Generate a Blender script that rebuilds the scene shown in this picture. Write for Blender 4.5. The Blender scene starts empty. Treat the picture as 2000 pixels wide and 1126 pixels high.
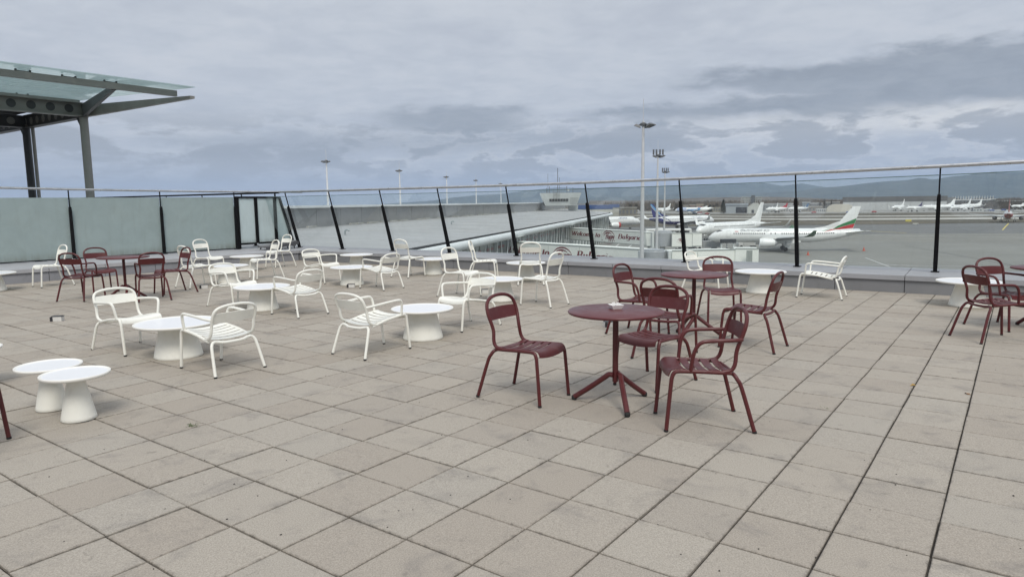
import bpy, bmesh, math, random
from mathutils import Vector, Matrix, Euler
random.seed(7)
R_ = math.radians
SC = bpy.context.scene
COL = SC.collection

# ------------------------------------------------------------------ camera
TILE = 0.45
EYE = TILE / 0.2578
FPX, PITCH, ROLL = 1346.77, 0.12361, -0.01228
fw = Vector((0, math.cos(PITCH), -math.sin(PITCH)))
_u = Vector((0, math.sin(PITCH), math.cos(PITCH)))
_r = Vector((1, 0, 0))
rt = _r * math.cos(ROLL) + _u * math.sin(ROLL)
up = -_r * math.sin(ROLL) + _u * math.cos(ROLL)
CAM = Vector((0, 0, EYE))
cd = bpy.data.cameras.new('camera')
cam = bpy.data.objects.new('camera', cd)
COL.objects.link(cam)
cam.matrix_world = Matrix(((rt.x, up.x, -fw.x, 0), (rt.y, up.y, -fw.y, 0), (rt.z, up.z, -fw.z, EYE), (0, 0, 0, 1)))
cd.sensor_width = 36
cd.lens = FPX / 2000 * 36
cd.clip_start = 0.05
cd.clip_end = 80000
SC.camera = cam

# ------------------------------------------------------------------ world, sun, exposure
SUN_AZ, SUN_EL = R_(170), R_(50)          # azimuth clockwise from +Y
W = bpy.data.worlds.new('World')
SC.world = W
W.use_nodes = True
nt = W.node_tree
nt.nodes.clear()


class NT:
    """small helper to wire math nodes"""
    def __init__(s, tree): s.t = tree
    def n(s, typ, **kw):
        nd = s.t.nodes.new(typ)
        for k, v in kw.items(): setattr(nd, k, v)
        return nd
    def set(s, sock, v):
        if isinstance(v, bpy.types.NodeSocket): s.t.links.new(v, sock)
        else: sock.default_value = v
    def m(s, op, a, b=None, c=None, clamp=False):
        nd = s.n('ShaderNodeMath', operation=op, use_clamp=clamp)
        s.set(nd.inputs[0], a)
        if b is not None: s.set(nd.inputs[1], b)
        if c is not None: s.set(nd.inputs[2], c)
        return nd.outputs[0]
    def step(s, v, a, b, lo=0.0, hi=1.0):
        nd = s.n('ShaderNodeMapRange', interpolation_type='SMOOTHSTEP')
        s.set(nd.inputs[0], v); s.set(nd.inputs[1], a); s.set(nd.inputs[2], b); s.set(nd.inputs[3], lo); s.set(nd.inputs[4], hi)
        return nd.outputs[0]
    def mix(s, f, a, b, blend='MIX'):
        nd = s.n('ShaderNodeMix', data_type='RGBA', blend_type=blend)
        s.set(nd.inputs[0], f); s.set(nd.inputs[6], a if not isinstance(a, tuple) else (*a[:3], 1)); s.set(nd.inputs[7], b if not isinstance(b, tuple) else (*b[:3], 1))
        return nd.outputs[2]
    def noise(s, vec, scale, detail=4, rough=.55, dist=0.0, dim='3D'):
        nd = s.n('ShaderNodeTexNoise', noise_dimensions=dim)
        if vec is not None: s.set(nd.inputs['Vector'], vec)
        s.set(nd.inputs['Scale'], scale); s.set(nd.inputs['Detail'], detail); s.set(nd.inputs['Roughness'], rough); s.set(nd.inputs['Distortion'], dist)
        return nd.outputs[0]
    def xyz(s, x, y, z):
        nd = s.n('ShaderNodeCombineXYZ')
        s.set(nd.inputs[0], x); s.set(nd.inputs[1], y); s.set(nd.inputs[2], z)
        return nd.outputs[0]
    def sep(s, v):
        nd = s.n('ShaderNodeSeparateXYZ'); s.set(nd.inputs[0], v)
        return nd.outputs


def lin(r, g, b):
    f = lambda c: (c / 255 / 12.92) if c / 255 <= .04045 else ((c / 255 + .055) / 1.055) ** 2.4
    return (f(r), f(g), f(b))


k = NT(nt)
tc = k.n('ShaderNodeTexCoord')
dx, dy, dz = k.sep(tc.outputs['Generated'])
el = k.m('MAXIMUM', dz, 0.0)                                   # sine of the elevation
az = k.m('ARCTAN2', dx, dy)
inv = k.m('DIVIDE', 1.0, k.m('ADD', el, 0.09))
plan = k.xyz(k.m('MULTIPLY', dx, inv), k.m('MULTIPLY', dy, inv), 0.0)   # a cloud sheet seen in perspective
big = k.noise(plan, 0.75, 6, .55, .3)
fine = k.noise(plan, 2.6, 7, .6, .4)
def skyvec(sa, se, off): return k.xyz(k.m('MULTIPLY', az, sa), k.m('MULTIPLY', el, se), off)
lumps = k.noise(skyvec(8.5, 30.0, 3.1), 1.0, 7, .56, .35)
lump2 = k.noise(skyvec(17.0, 46.0, 9.1), 1.0, 7, .62, .3)
wisp = k.noise(k.xyz(k.m('MULTIPLY', dx, inv), k.m('MULTIPLY', k.m('MULTIPLY', dy, inv), 1.0), 4.0), 7.5, 6, .6, .5)
nish = k.n('ShaderNodeTexSky', sky_type='NISHITA')
nish.sun_disc = False
nish.sun_elevation = SUN_EL
nish.sun_rotation = SUN_AZ
C_HI, C_MID, C_LOW = lin(182, 187, 194), lin(175, 181, 190), lin(165, 172, 183)
base = k.mix(k.step(el, 0.0, 0.16), C_LOW, C_MID)
base = k.mix(k.step(el, 0.12, 0.34), base, C_HI)
# soft mottling of the high sheet
mot = k.m('ADD', k.m('ADD', k.m('MULTIPLY', k.m('SUBTRACT', big, .5), .65), k.m('MULTIPLY', k.m('SUBTRACT', fine, .5), .55)), k.m('MULTIPLY', k.m('SUBTRACT', wisp, .5), .30))
base = k.mix(k.m('MULTIPLY', k.step(mot, .10, -.26), .55), base, lin(156, 161, 173))
base = k.mix(k.m('MULTIPLY', k.step(mot, -.06, .22), .60), base, lin(189, 192, 198))
# pale gap along the lower right sky
gap = k.m('MULTIPLY', k.m('MULTIPLY', k.step(el, .070, .090), k.step(el, .125, .105)), k.step(az, .05, .5))
base = k.mix(k.m('MULTIPLY', gap, k.step(lump2, .36, .62, .45, .95)), base, lin(207, 207, 206))
# low lumpy clouds between about 2 and 7 degrees
lowband = k.m('MULTIPLY', k.step(el, 0.012, 0.04), k.step(el, 0.140, 0.085))
dens = k.m('ADD', lumps, k.m('MULTIPLY', k.m('SUBTRACT', lump2, .5), .80))
dark = k.m('MULTIPLY', k.step(dens, .42, .60), lowband)
base = k.mix(k.m('MULTIPLY', dark, .85), base, lin(146, 151, 159))
lit = k.m('MULTIPLY', k.m('MULTIPLY', k.step(dens, .40, .47), k.step(dens, .53, .47)), k.m('MULTIPLY', lowband, k.step(az, -.45, .1)))
base = k.mix(k.m('MULTIPLY', lit, .5), base, lin(197, 199, 203))
base = k.mix(k.m('MULTIPLY', k.step(el, .07, .015), .55), base, lin(159, 165, 176))
# long grey banks: one climbing wedge on the right, one below it, a lens in the middle
wob = k.m('ADD', k.m('MULTIPLY', k.m('SUBTRACT', lumps, .5), .050), k.m('MULTIPLY', k.m('SUBTRACT', lump2, .5), .040))


def bank(az0, el0, slope, h0, az1, h1, soft=.010, end=None):
    line = k.m('ADD', k.m('MULTIPLY', k.m('SUBTRACT', az, az0), slope), el0)
    d = k.m('ABSOLUTE', k.m('SUBTRACT', k.m('ADD', el, wob), line))
    grow = k.step(az, az0, az1, h0, h1)
    f = k.m('MULTIPLY', k.step(k.m('SUBTRACT', d, grow), soft, -soft), k.step(k.m('ADD', az, k.m('MULTIPLY', wob, 1.5)), az0 - .02, az0 + .05))
    if end: f = k.m('MULTIPLY', f, k.step(k.m('ADD', az, k.m('MULTIPLY', wob, 1.5)), end + .02, end - .05))
    return f


b1 = bank(.225, .160, -.050, .006, .62, .036)
b2 = bank(.085, .114, .024, .007, .50, .020)
b3 = bank(-.20, .112, .012, .010, -.08, .020, end=.03)
b4 = bank(-.50, .078, .010, .004, -.25, .014, soft=.012, end=.25)
banks = k.m('MAXIMUM', k.m('MAXIMUM', b1, b2), k.m('MAXIMUM', k.m('MULTIPLY', b3, .85), k.m('MULTIPLY', b4, .55)))
base = k.mix(k.m('MULTIPLY', banks, k.step(lump2, .25, .7, .95, .70)), base, lin(131, 138, 148))
# the overcast brightens towards the zenith, as an overcast sky does
gain = k.step(el, 0.30, 1.0, 1.0, 1.75)
cloud = k.n('ShaderNodeVectorMath', operation='SCALE')
k.set(cloud.inputs[0], base)
k.set(cloud.inputs['Scale'], k.m('MULTIPLY', gain, 10.0))
final = k.mix(.975, nish.outputs[0], cloud.outputs[0])
bg = k.n('ShaderNodeBackground')
k.set(bg.inputs[0], final)
bg.inputs[1].default_value = 0.1
wo = k.n('ShaderNodeOutputWorld')
nt.links.new(bg.outputs[0], wo.inputs[0])

sd = bpy.data.lights.new('sun', 'SUN')
sd.energy = 1.7
sd.angle = R_(22)
sd.color = (1.0, .945, .86)
sun = bpy.data.objects.new('sun', sd)
COL.objects.link(sun)
sun.location = (20, 0, 60)
sdir = Vector((math.sin(SUN_AZ) * math.cos(SUN_EL), math.cos(SUN_AZ) * math.cos(SUN_EL), math.sin(SUN_EL)))
sun.rotation_euler = sdir.to_track_quat('Z', 'Y').to_euler()

SC.view_settings.view_transform = 'Standard'
SC.view_settings.look = 'None'
SC.view_settings.gamma = 1
SC.view_settings.use_curve_mapping = False
SC.view_settings.exposure = 0.34
SC.render.engine = 'CYCLES'
SC.cycles.max_bounces = 8
SC.cycles.transparent_max_bounces = 24
SC.cycles.caustics_reflective = False
SC.cycles.caustics_refractive = False
SC.cycles.use_denoising = True
SC.cycles.volume_bounces = 1


# ------------------------------------------------------------------ pixel rays (points with a real depth or height)
def ray(px, py):
    return fw + rt * ((px - 1000) / FPX) - up * ((py - 563) / FPX)
def on_z(px, py, z):
    d = ray(px, py); return CAM + d * ((z - EYE) / d.z)
def at(px, py, Y):
    d = ray(px, py); return CAM + d * (Y / d.y)
def along(px, py, P, U):
    """parameter t of the point P+U*t (plan) under the pixel column px"""
    d = ray(px, py)
    den = U[0] * d.y - U[1] * d.x
    return (P[1] * d.x - P[0] * d.y) / den


# ------------------------------------------------------------------ materials
MATS = {}
def mat(name, col, rough=.5, metal=0.0, var=0.0, vscale=3.0, bump=0.0, bscale=40.0, spec=.5, coat=0.0, dirt=None, dscale=1.5, world=False):
    if name in MATS: return MATS[name]
    m = bpy.data.materials.new(name); m.use_nodes = True
    t = m.node_tree; n = NT(t); p = t.nodes['Principled BSDF']
    p.inputs['Roughness'].default_value = rough
    p.inputs['Metallic'].default_value = metal
    p.inputs['Specular IOR Level'].default_value = spec
    p.inputs['Coat Weight'].default_value = coat
    co = n.n('ShaderNodeTexCoord').outputs['Object']
    c = (*col, 1)
    if var:
        v = n.noise(co, vscale, 5, .6)
        f = n.step(v, .3, .7, 1 - var, 1 + var)
        vm = n.n('ShaderNodeVectorMath', operation='SCALE'); n.set(vm.inputs[0], (col[0], col[1], col[2])); n.set(vm.inputs['Scale'], f)
        c = vm.outputs[0]
    if dirt:
        v = n.noise(n.n('ShaderNodeNewGeometry').outputs['Position'] if world else co, dscale, 6, .65, .4)
        c = n.mix(n.m('MULTIPLY', n.step(v, .5, .75), dirt[1]), c if not isinstance(c, tuple) else c, dirt[0])
    n.set(p.inputs['Base Color'], c)
    if var:
        n.set(p.inputs['Roughness'], n.step(n.noise(co, vscale * 2.3, 4), .3, .7, max(rough - .08, .02), min(rough + .1, 1)))
    if bump:
        b = n.n('ShaderNodeBump'); b.inputs['Strength'].default_value = bump; b.inputs['Distance'].default_value = .01
        n.set(b.inputs['Height'], n.noise(co, bscale, 5, .6)); t.links.new(b.outputs[0], p.inputs['Normal'])
    MATS[name] = m
    return m


def glass_mat(name, tint, refl=1.0, rough=.0, haze=None, dirtamt=0.0, grime=None):
    """flat glazing: a tinted see-through layer with a view-angle reflection"""
    if name in MATS: return MATS[name]
    m = bpy.data.materials.new(name); m.use_nodes = True
    t = m.node_tree; t.nodes.clear(); n = NT(t)
    tr = n.n('ShaderNodeBsdfTransparent'); tr.inputs[0].default_value = (*tint, 1)
    gl = n.n('ShaderNodeBsdfGlossy'); gl.inputs['Roughness'].default_value = rough
    lw = n.n('ShaderNodeLayerWeight'); lw.inputs[0].default_value = .5
    f = n.m('ADD', .045, n.m('MULTIPLY', n.m('POWER', lw.outputs['Facing'], 4.0), .8))
    f = n.m('MULTIPLY', f, refl, clamp=True)
    sh = tr.outputs[0]
    if haze:
        df = n.n('ShaderNodeBsdfDiffuse'); df.inputs[0].default_value = (*haze[0], 1)
        tl = n.n('ShaderNodeBsdfTranslucent'); tl.inputs[0].default_value = (*haze[0], 1)
        if grime:                                   # runs down the pane and dirt gathered along its foot
            x_, y_, z_ = n.sep(n.n('ShaderNodeTexCoord').outputs['Object'])
            run = n.noise(n.xyz(n.m('MULTIPLY', n.m('ADD', x_, y_), 4.0), n.m('MULTIPLY', z_, .55), 1.0), 1.6, 6, .65, .3)
            cl = n.noise(n.xyz(x_, y_, z_), 1.1, 5, .6, .8)
            g = n.m('ADD', n.step(run, .48, .72, 0, .15), n.m('MULTIPLY', n.step(z_, grime[1], grime[0]), n.step(run, .35, .6, .25, .8)))
            g = n.m('ADD', g, n.step(cl, .5, .75, 0, .16), clamp=True)
            gc = n.mix(g, haze[0], grime[2])
            n.set(df.inputs[0], gc); n.set(tl.inputs[0], gc)
        a = n.n('ShaderNodeMixShader'); a.inputs[0].default_value = .5
        t.links.new(df.outputs[0], a.inputs[1]); t.links.new(tl.outputs[0], a.inputs[2])
        b = n.n('ShaderNodeMixShader')
        co = n.n('ShaderNodeTexCoord').outputs['Object']
        amt = n.step(n.noise(co, 1.7, 6, .65, .6), .3, .75, haze[1] * (1 - dirtamt), haze[1] * (1 + dirtamt))
        n.set(b.inputs[0], amt)
        t.links.new(tr.outputs[0], b.inputs[1]); t.links.new(a.outputs[0], b.inputs[2])
        sh = b.outputs[0]
    mx = n.n('ShaderNodeMixShader'); n.set(mx.inputs[0], f)
    t.links.new(sh, mx.inputs[1]); t.links.new(gl.outputs[0], mx.inputs[2])
    o = n.n('ShaderNodeOutputMaterial'); t.links.new(mx.outputs[0], o.inputs[0])
    MATS[name] = m
    return m


def tile_mat(name, joined):
    m = bpy.data.materials.new(name); m.use_nodes = True
    t = m.node_tree; n = NT(t); p = t.nodes['Principled BSDF']
    geo = n.n('ShaderNodeNewGeometry').outputs['Position']
    if joined:
        at_ = n.n('ShaderNodeAttribute', attribute_name='tile_rand'); rnd = at_.outputs['Fac']
    else:
        rnd = n.n('ShaderNodeObjectInfo').outputs['Random']
    r2 = n.m('FRACT', n.m('MULTIPLY', rnd, 17.31))
    r3 = n.m('FRACT', n.m('MULTIPLY', rnd, 71.7))
    c = n.mix(n.step(rnd, .0, 1.0), lin(155, 147, 136), lin(162, 155, 144))
    c = n.mix(n.step(r2, .5, .97, 0, .18), c, lin(152, 149, 142))      # some slabs are greyer
    c = n.mix(n.step(r3, .80, .97, 0, .06), c, lin(158, 145, 131))     # some are browner
    sp = n.noise(geo, 130, 4, .75)
    c = n.mix(n.step(sp, .35, .65, 0, 1), c, c)
    vm = n.n('ShaderNodeVectorMath', operation='SCALE'); n.set(vm.inputs[0], c); n.set(vm.inputs['Scale'], n.step(sp, .25, .75, .70, 1.28))
    c = vm.outputs[0]
    bl = n.noise(geo, 3.1, 6, .65, .5)
    c = n.mix(n.step(bl, .50, .76, 0, .50), c, lin(112, 108, 105))       # broad damp stains
    st = n.noise(geo, 11, 5, .7, .8)
    c = n.mix(n.step(st, .59, .74, 0, .45), c, lin(104, 98, 92))
    wh = n.noise(geo, 28, 3, .6)
    c = n.mix(n.step(wh, .66, .80, 0, .35), c, lin(186, 178, 168))
    # grime creeping in from the joints: tile-local coordinates
    gx, gy, gz = n.sep(geo)
    a = GYAW
    u = n.m('DIVIDE', n.m('ADD', n.m('MULTIPLY', n.m('SUBTRACT', gx, GO[0]), math.cos(a)), n.m('MULTIPLY', n.m('SUBTRACT', gy, GO[1]), math.sin(a))), TILE)
    v = n.m('DIVIDE', n.m('ADD', n.m('MULTIPLY', n.m('SUBTRACT', gx, GO[0]), -math.sin(a)), n.m('MULTIPLY', n.m('SUBTRACT', gy, GO[1]), math.cos(a))), TILE)
    def edge(w):
        f = n.m('FRACT', w); return n.m('MINIMUM', f, n.m('SUBTRACT', 1.0, f))
    e = n.m('MINIMUM', edge(u), edge(v))
    en = n.m('ADD', e, n.m('MULTIPLY', n.m('SUBTRACT', n.noise(geo, 19, 6, .75), .5), .22))
    c = n.mix(n.step(en, .045, -.04, 0, .66), c, lin(74, 70, 66))
    n.set(p.inputs['Base Color'], c)
    p.inputs['Roughness'].default_value = .88
    p.inputs['Specular IOR Level'].default_value = .3
    b = n.n('ShaderNodeBump'); b.inputs['Strength'].default_value = .55; b.inputs['Distance'].default_value = .004
    n.set(b.inputs['Height'], sp); t.links.new(b.outputs[0], p.inputs['Normal'])
    return m


# ------------------------------------------------------------------ mesh building
class MB:
    def __init__(s): s.v, s.f = [], []
    def add(s, vs, fs):
        o = len(s.v); s.v += [tuple(v) for v in vs]; s.f += [tuple(i + o for i in f) for f in fs]; return s
    def box(s, c, d, rot=0.0, mtx=None):
        h = [x / 2 for x in d]
        vs = [Vector((sx * h[0], sy * h[1], sz * h[2])) for sz in (-1, 1) for sy in (-1, 1) for sx in (-1, 1)]
        if mtx is not None: vs = [mtx @ v for v in vs]
        elif rot:
            q = Matrix.Rotation(rot, 3, 'Z'); vs = [q @ v for v in vs]
        vs = [v + Vector(c) for v in vs]
        return s.add(vs, [(0, 2, 3, 1), (4, 5, 7, 6), (0, 1, 5, 4), (2, 6, 7, 3), (0, 4, 6, 2), (1, 3, 7, 5)])
    def prism(s, poly, z0, z1):
        """poly counter-clockwise in plan; z may be callables"""
        n = len(poly)
        f0 = z0 if callable(z0) else (lambda p: z0); f1 = z1 if callable(z1) else (lambda p: z1)
        vs = [(p[0], p[1], f0(p)) for p in poly] + [(p[0], p[1], f1(p)) for p in poly]
        fs = [tuple(range(n - 1, -1, -1)), tuple(range(n, 2 * n))] + [(i, (i + 1) % n, n + (i + 1) % n, n + i) for i in range(n)]
        return s.add(vs, fs)
    def tube(s, pts, r, sides=8, caps=True):
        pts = [Vector(p) for p in pts]; n = len(pts)
        rr = r if isinstance(r, (list, tuple)) else [r] * n
        tang = []
        for i in range(n):
            a = pts[max(i - 1, 0)]; b = pts[min(i + 1, n - 1)]
            t = (b - a); tang.append(t.normalized() if t.length > 1e-9 else Vector((0, 0, 1)))
        t0 = tang[0]
        ref = Vector((0, 0, 1)) if abs(t0.z) < .9 else Vector((1, 0, 0))
        nrm = (ref - t0 * ref.dot(t0)).normalized()
        vs = []
        for i in range(n):
            t = tang[i]
            nrm = (nrm - t * nrm.dot(t)); nrm = nrm.normalized() if nrm.length > 1e-6 else t.orthogonal().normalized()
            bn = t.cross(nrm)
            for j in range(sides):
                a = 2 * math.pi * j / sides
                vs.append(pts[i] + (nrm * math.cos(a) + bn * math.sin(a)) * rr[i])
        fs = []
        for i in range(n - 1):
            for j in range(sides):
                j2 = (j + 1) % sides
                fs.append((i * sides + j, i * sides + j2, (i + 1) * sides + j2, (i + 1) * sides + j))
        if caps:
            fs.append(tuple(range(sides - 1, -1, -1))); fs.append(tuple((n - 1) * sides + j for j in range(sides)))
        return s.add(vs, fs)
    def lathe(s, prof, segs=32, c=(0, 0, 0), axis='Z', mtx=None):
        vs, fs = [], []
        n = len(prof)
        for (r, z) in prof:
            for j in range(segs):
                a = 2 * math.pi * j / segs
                p = Vector((r * math.cos(a), r * math.sin(a), z))
                if axis == 'X': p = Vector((p.z, p.x, p.y))
                if mtx is not None: p = mtx @ p
                vs.append(p + Vector(c))
        for i in range(n - 1):
            for j in range(segs):
                j2 = (j + 1) % segs
                fs.append((i * segs + j, i * segs + j2, (i + 1) * segs + j2, (i + 1) * segs + j))
        fs.append(tuple(range(segs - 1, -1, -1))); fs.append(tuple((n - 1) * segs + j for j in range(segs)))
        return s.add(vs, fs)
    def loft(s, rings, close=True, caps=True):
        n = len(rings[0]); vs = [p for r in rings for p in r]; fs = []
        for i in range(len(rings) - 1):
            for j in range(n if close else n - 1):
                j2 = (j + 1) % n
                fs.append((i * n + j, i * n + j2, (i + 1) * n + j2, (i + 1) * n + j))
        if caps and close:
            fs.append(tuple(range(n - 1, -1, -1))); fs.append(tuple((len(rings) - 1) * n + j for j in range(n)))
        return s.add(vs, fs)
    def plate(s, grid, th, up_=None):
        """a thin curved plate: grid[i][j] points, thickened along -normal by th"""
        ni, nj = len(grid), len(grid[0])
        P = [[Vector(p) for p in row] for row in grid]
        top, bot = [], []
        for i in range(ni):
            for j in range(nj):
                a = P[min(i + 1, ni - 1)][j] - P[max(i - 1, 0)][j]; b = P[i][min(j + 1, nj - 1)] - P[i][max(j - 1, 0)]
                nn = a.cross(b).normalized()
                top.append(P[i][j]); bot.append(P[i][j] - nn * th)
        N = ni * nj; fs = []
        for i in range(ni - 1):
            for j in range(nj - 1):
                q = (i * nj + j, (i + 1) * nj + j, (i + 1) * nj + j + 1, i * nj + j + 1)
                fs.append(q); fs.append(tuple(N + x for x in reversed(q)))
        loop = [j for j in range(nj)] + [i * nj + nj - 1 for i in range(1, ni)] + [(ni - 1) * nj + j for j in range(nj - 2, -1, -1)] + [i * nj for i in range(ni - 2, 0, -1)]
        for a, b in zip(loop, loop[1:] + loop[:1]): fs.append((a, b, N + b, N + a))
        return s.add(top + bot, fs)
    def mesh(s, name, m, smooth=True, ang=35, fix=True):
        me = bpy.data.meshes.new(name)
        me.from_pydata([tuple(v) for v in s.v], [], s.f)
        if fix:
            bm = bmesh.new(); bm.from_mesh(me); bmesh.ops.recalc_face_normals(bm, faces=bm.faces); bm.to_mesh(me); bm.free()
        me.materials.append(m)
        if smooth:
            for p in me.polygons: p.use_smooth = True
            me.set_sharp_from_angle(angle=R_(ang))
        me.update()
        return me
    def build(s, name, m, parent=None, **kw):
        return link(name, s.mesh(name, m, **kw), parent)


def link(name, me, parent=None):
    o = bpy.data.objects.new(name, me); COL.objects.link(o)
    if parent is not None: o.parent = parent
    return o
def tag(o, label=None, cat=None, group=None, kind=None):
    if label: o['label'] = label
    if cat: o['category'] = cat
    if group: o['group'] = group
    if kind: o['kind'] = kind
    return o
def thing(name, label, cat, loc=(0, 0, 0), rz=0.0, group=None):
    o = bpy.data.objects.new(name, None); COL.objects.link(o)
    o.empty_display_size = .2
    o.location = loc; o.rotation_euler = (0, 0, rz)
    return tag(o, label, cat, group)
def copy_thing(src, label, loc, rz, scale=None):
    def rec(o, par):
        c = o.copy(); COL.objects.link(c); c.parent = par
        for ch in o.children: rec(ch, c)
        return c
    c = rec(src, None); c.location = loc; c.rotation_euler = (0, 0, rz)
    if scale: c.scale = scale
    c['label'] = label
    return c
def curve_pts(ctrl, per=6):
    """Catmull-Rom through the control points"""
    P = [Vector(p) for p in ctrl]; P = [P[0] * 2 - P[1]] + P + [P[-1] * 2 - P[-2]]
    out = []
    for i in range(1, len(P) - 2):
        for q in range(per):
            t = q / per; a, b, c, d = P[i - 1], P[i], P[i + 1], P[i + 2]
            out.append(.5 * ((2 * b) + (c - a) * t + (2 * a - 5 * b + 4 * c - d) * t * t + (3 * b - a - 3 * c + d) * t ** 3))
    out.append(P[-2]); return out
def frame2(P, U, off_axis, s, o, z): return Vector((P[0] + U[0] * s + off_axis[0] * o, P[1] + U[1] * s + off_axis[1] * o, z))


# ------------------------------------------------------------------ key plan data
GYAW = -0.63353
EX = Vector((math.cos(GYAW), math.sin(GYAW), 0)); EY = Vector((-math.sin(GYAW), math.cos(GYAW), 0))
GO = (1.07134 * EYE, 1.26144 * EYE)
APR = -11.5                                   # apron level below the terrace floor
UR = Vector((.8310197, -.55624298, 0)); NR = Vector((.55624298, .8310197, 0)); CR = Vector((1.48298, 16.45446, 0))
UL = Vector((.63338316, .77383834, 0)); NL = Vector((-.77383834, .63338316, 0)); CL = Vector((-10.51003, 17.41463, 0))
CORNER = Vector((-6.77287, 21.98052, 0))
S_C = (CORNER - CR).dot(UR)                   # corner along the right ledge
T_C = (CORNER - CL).dot(UL)
LEDGE = .325
def PR(s, o, z): return CR + UR * s + NR * o + Vector((0, 0, z))
def PL(s, o, z): return CL + UL * s + NL * o + Vector((0, 0, z))

WHITE = mat('white_powder_coat', (.785, .78, .715), .42, var=.02, vscale=4, dirt=((.56, .53, .46), .24), dscale=9, world=True)
WHITE_TOP = mat('white_table_top', (.80, .79, .74), .36)
WHITE_IN = mat('white_table_inset', (.76, .77, .785), .34)
WINE = mat('wine_powder_coat', (.086, .0145, .0155), .42, spec=.42, var=.06, vscale=3, bump=.015, bscale=260, dirt=((.15, .075, .07), .32), dscale=11, world=True)
WINE_TOP = mat('wine_table_top', (.098, .0175, .0195), .36, spec=.50, var=.02, vscale=2)
BLACK = mat('black_steel', (.007, .007, .008), .6, spec=.15)
RUBBER = mat('black_rubber', (.015, .015, .015), .7)
STEEL = mat('brushed_stainless', (.53, .53, .53), .34, 1.0, var=.12, vscale=6)
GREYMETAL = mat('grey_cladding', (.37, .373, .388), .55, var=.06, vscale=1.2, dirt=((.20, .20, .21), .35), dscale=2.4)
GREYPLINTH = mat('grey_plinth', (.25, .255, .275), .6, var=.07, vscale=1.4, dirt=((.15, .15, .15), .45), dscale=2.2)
SOIL = mat('joint_soil', (.042, .036, .030), .95, var=.4, vscale=9)
GLASS = glass_mat('clear_railing_glass', (.95, .972, .963), 1.0, haze=((.55, .60, .60), .024), dirtamt=.95)
FROST = glass_mat('frosted_glass', (.6, .68, .68), .85, .04, haze=((.56, .645, .635), .91), dirtamt=.07, grime=(.34, .62, (.40, .44, .40)))

FROST2 = glass_mat('frosted_glass_pale', (.6, .68, .68), .8, .05, haze=((.80, .88, .88), .93), dirtamt=.05, grime=(.5, .7, (.55, .60, .58)))

# ------------------------------------------------------------------ terrace floor and slabs
right_end = PR(16.5, 0, 0); left_end = PL(-26, 0, 0)
poly = [CORNER + NR * .3 + NL * .3, left_end + NL * .3, left_end + Vector((2, -16, 0)), right_end + Vector((-6, -22, 0)), right_end + NR * .3]
floor = MB().prism([(p.x, p.y) for p in poly], -1.2, -.015).build('terrace_floor', SOIL, smooth=False)
tag(floor, kind='structure')
TM1, TM2 = tile_mat('concrete_slab', False), tile_mat('concrete_slab_far', True)
def tile_mb(w, h=.03, bev=.004):
    a = w / 2; b = a - bev
    vs = [(x * a, y * a, -h) for x, y in ((-1, -1), (1, -1), (1, 1), (-1, 1))] + [(x * a, y * a, -bev) for x, y in ((-1, -1), (1, -1), (1, 1), (-1, 1))] + [(x * b, y * b, 0) for x, y in ((-1, -1), (1, -1), (1, 1), (-1, 1))]
    fs = [(3, 2, 1, 0), (8, 9, 10, 11)] + [(i, (i + 1) % 4, 4 + (i + 1) % 4, 4 + i) for i in range(4)] + [(4 + i, 4 + (i + 1) % 4, 8 + (i + 1) % 4, 8 + i) for i in range(4)]
    return vs, fs
tiles = []
for i in range(-34, 62):
    for j in range(-30, 52):
        c = Vector((GO[0], GO[1], 0)) - EX * (TILE * (i + .5)) + EY * (TILE * (j + .5))
        if (c - CR).dot(NR) > .22 or (c - CL).dot(NL) > .22: continue
        if c.y < -3.2 or c.length > 30: continue
        d = c - CAM; dep = d.dot(fw)
        u = d.dot(rt) / dep if dep > .3 else 99; v = d.dot(up) / dep if dep > .3 else 99
        vis = dep > .3 and abs(u) < .80 and abs(v) < .47
        if not vis and c.length > 9 and abs(math.atan2(c.x, c.y)) > 1.05: continue
        tiles.append((0 if vis else 1, dep if vis else 1e3 + c.length, c))
tiles.sort(key=lambda t: (t[0], t[1]))
tmeshes = []
for q in range(3):
    vs, fs = tile_mb(TILE - .0092 - .0012 * q)
    tmeshes.append(MB().add(vs, fs).mesh('tile', TM1, smooth=False))
far_mb = MB(); far_r = []
for n_, (vis_, dep_, c) in enumerate(tiles):
    dz_ = random.uniform(-.003, .003)
    rot = Euler((random.uniform(-.004, .004), random.uniform(-.004, .004), GYAW + random.uniform(-.004, .004)))
    c = c + EX * random.uniform(-.0017, .0017) + EY * random.uniform(-.0017, .0017)
    if n_ < 300:
        o = link('tile', random.choice(tmeshes), floor); o.location = (c.x, c.y, dz_); o.rotation_euler = rot
    else:
        vs, fs = tile_mb(TILE - .0105 - random.choice((0, 0, .002)))
        q = rot.to_matrix(); far_mb.add([q @ Vector(v) + Vector((c.x, c.y, dz_)) for v in vs], fs); far_r += [random.random()] * len(fs)
fm = far_mb.mesh('tile', TM2, smooth=False)
att = fm.attributes.new('tile_rand', 'FLOAT', 'FACE'); att.data.foreach_set('value', far_r)
tag(link('tile', fm, floor), kind='stuff')

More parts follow.
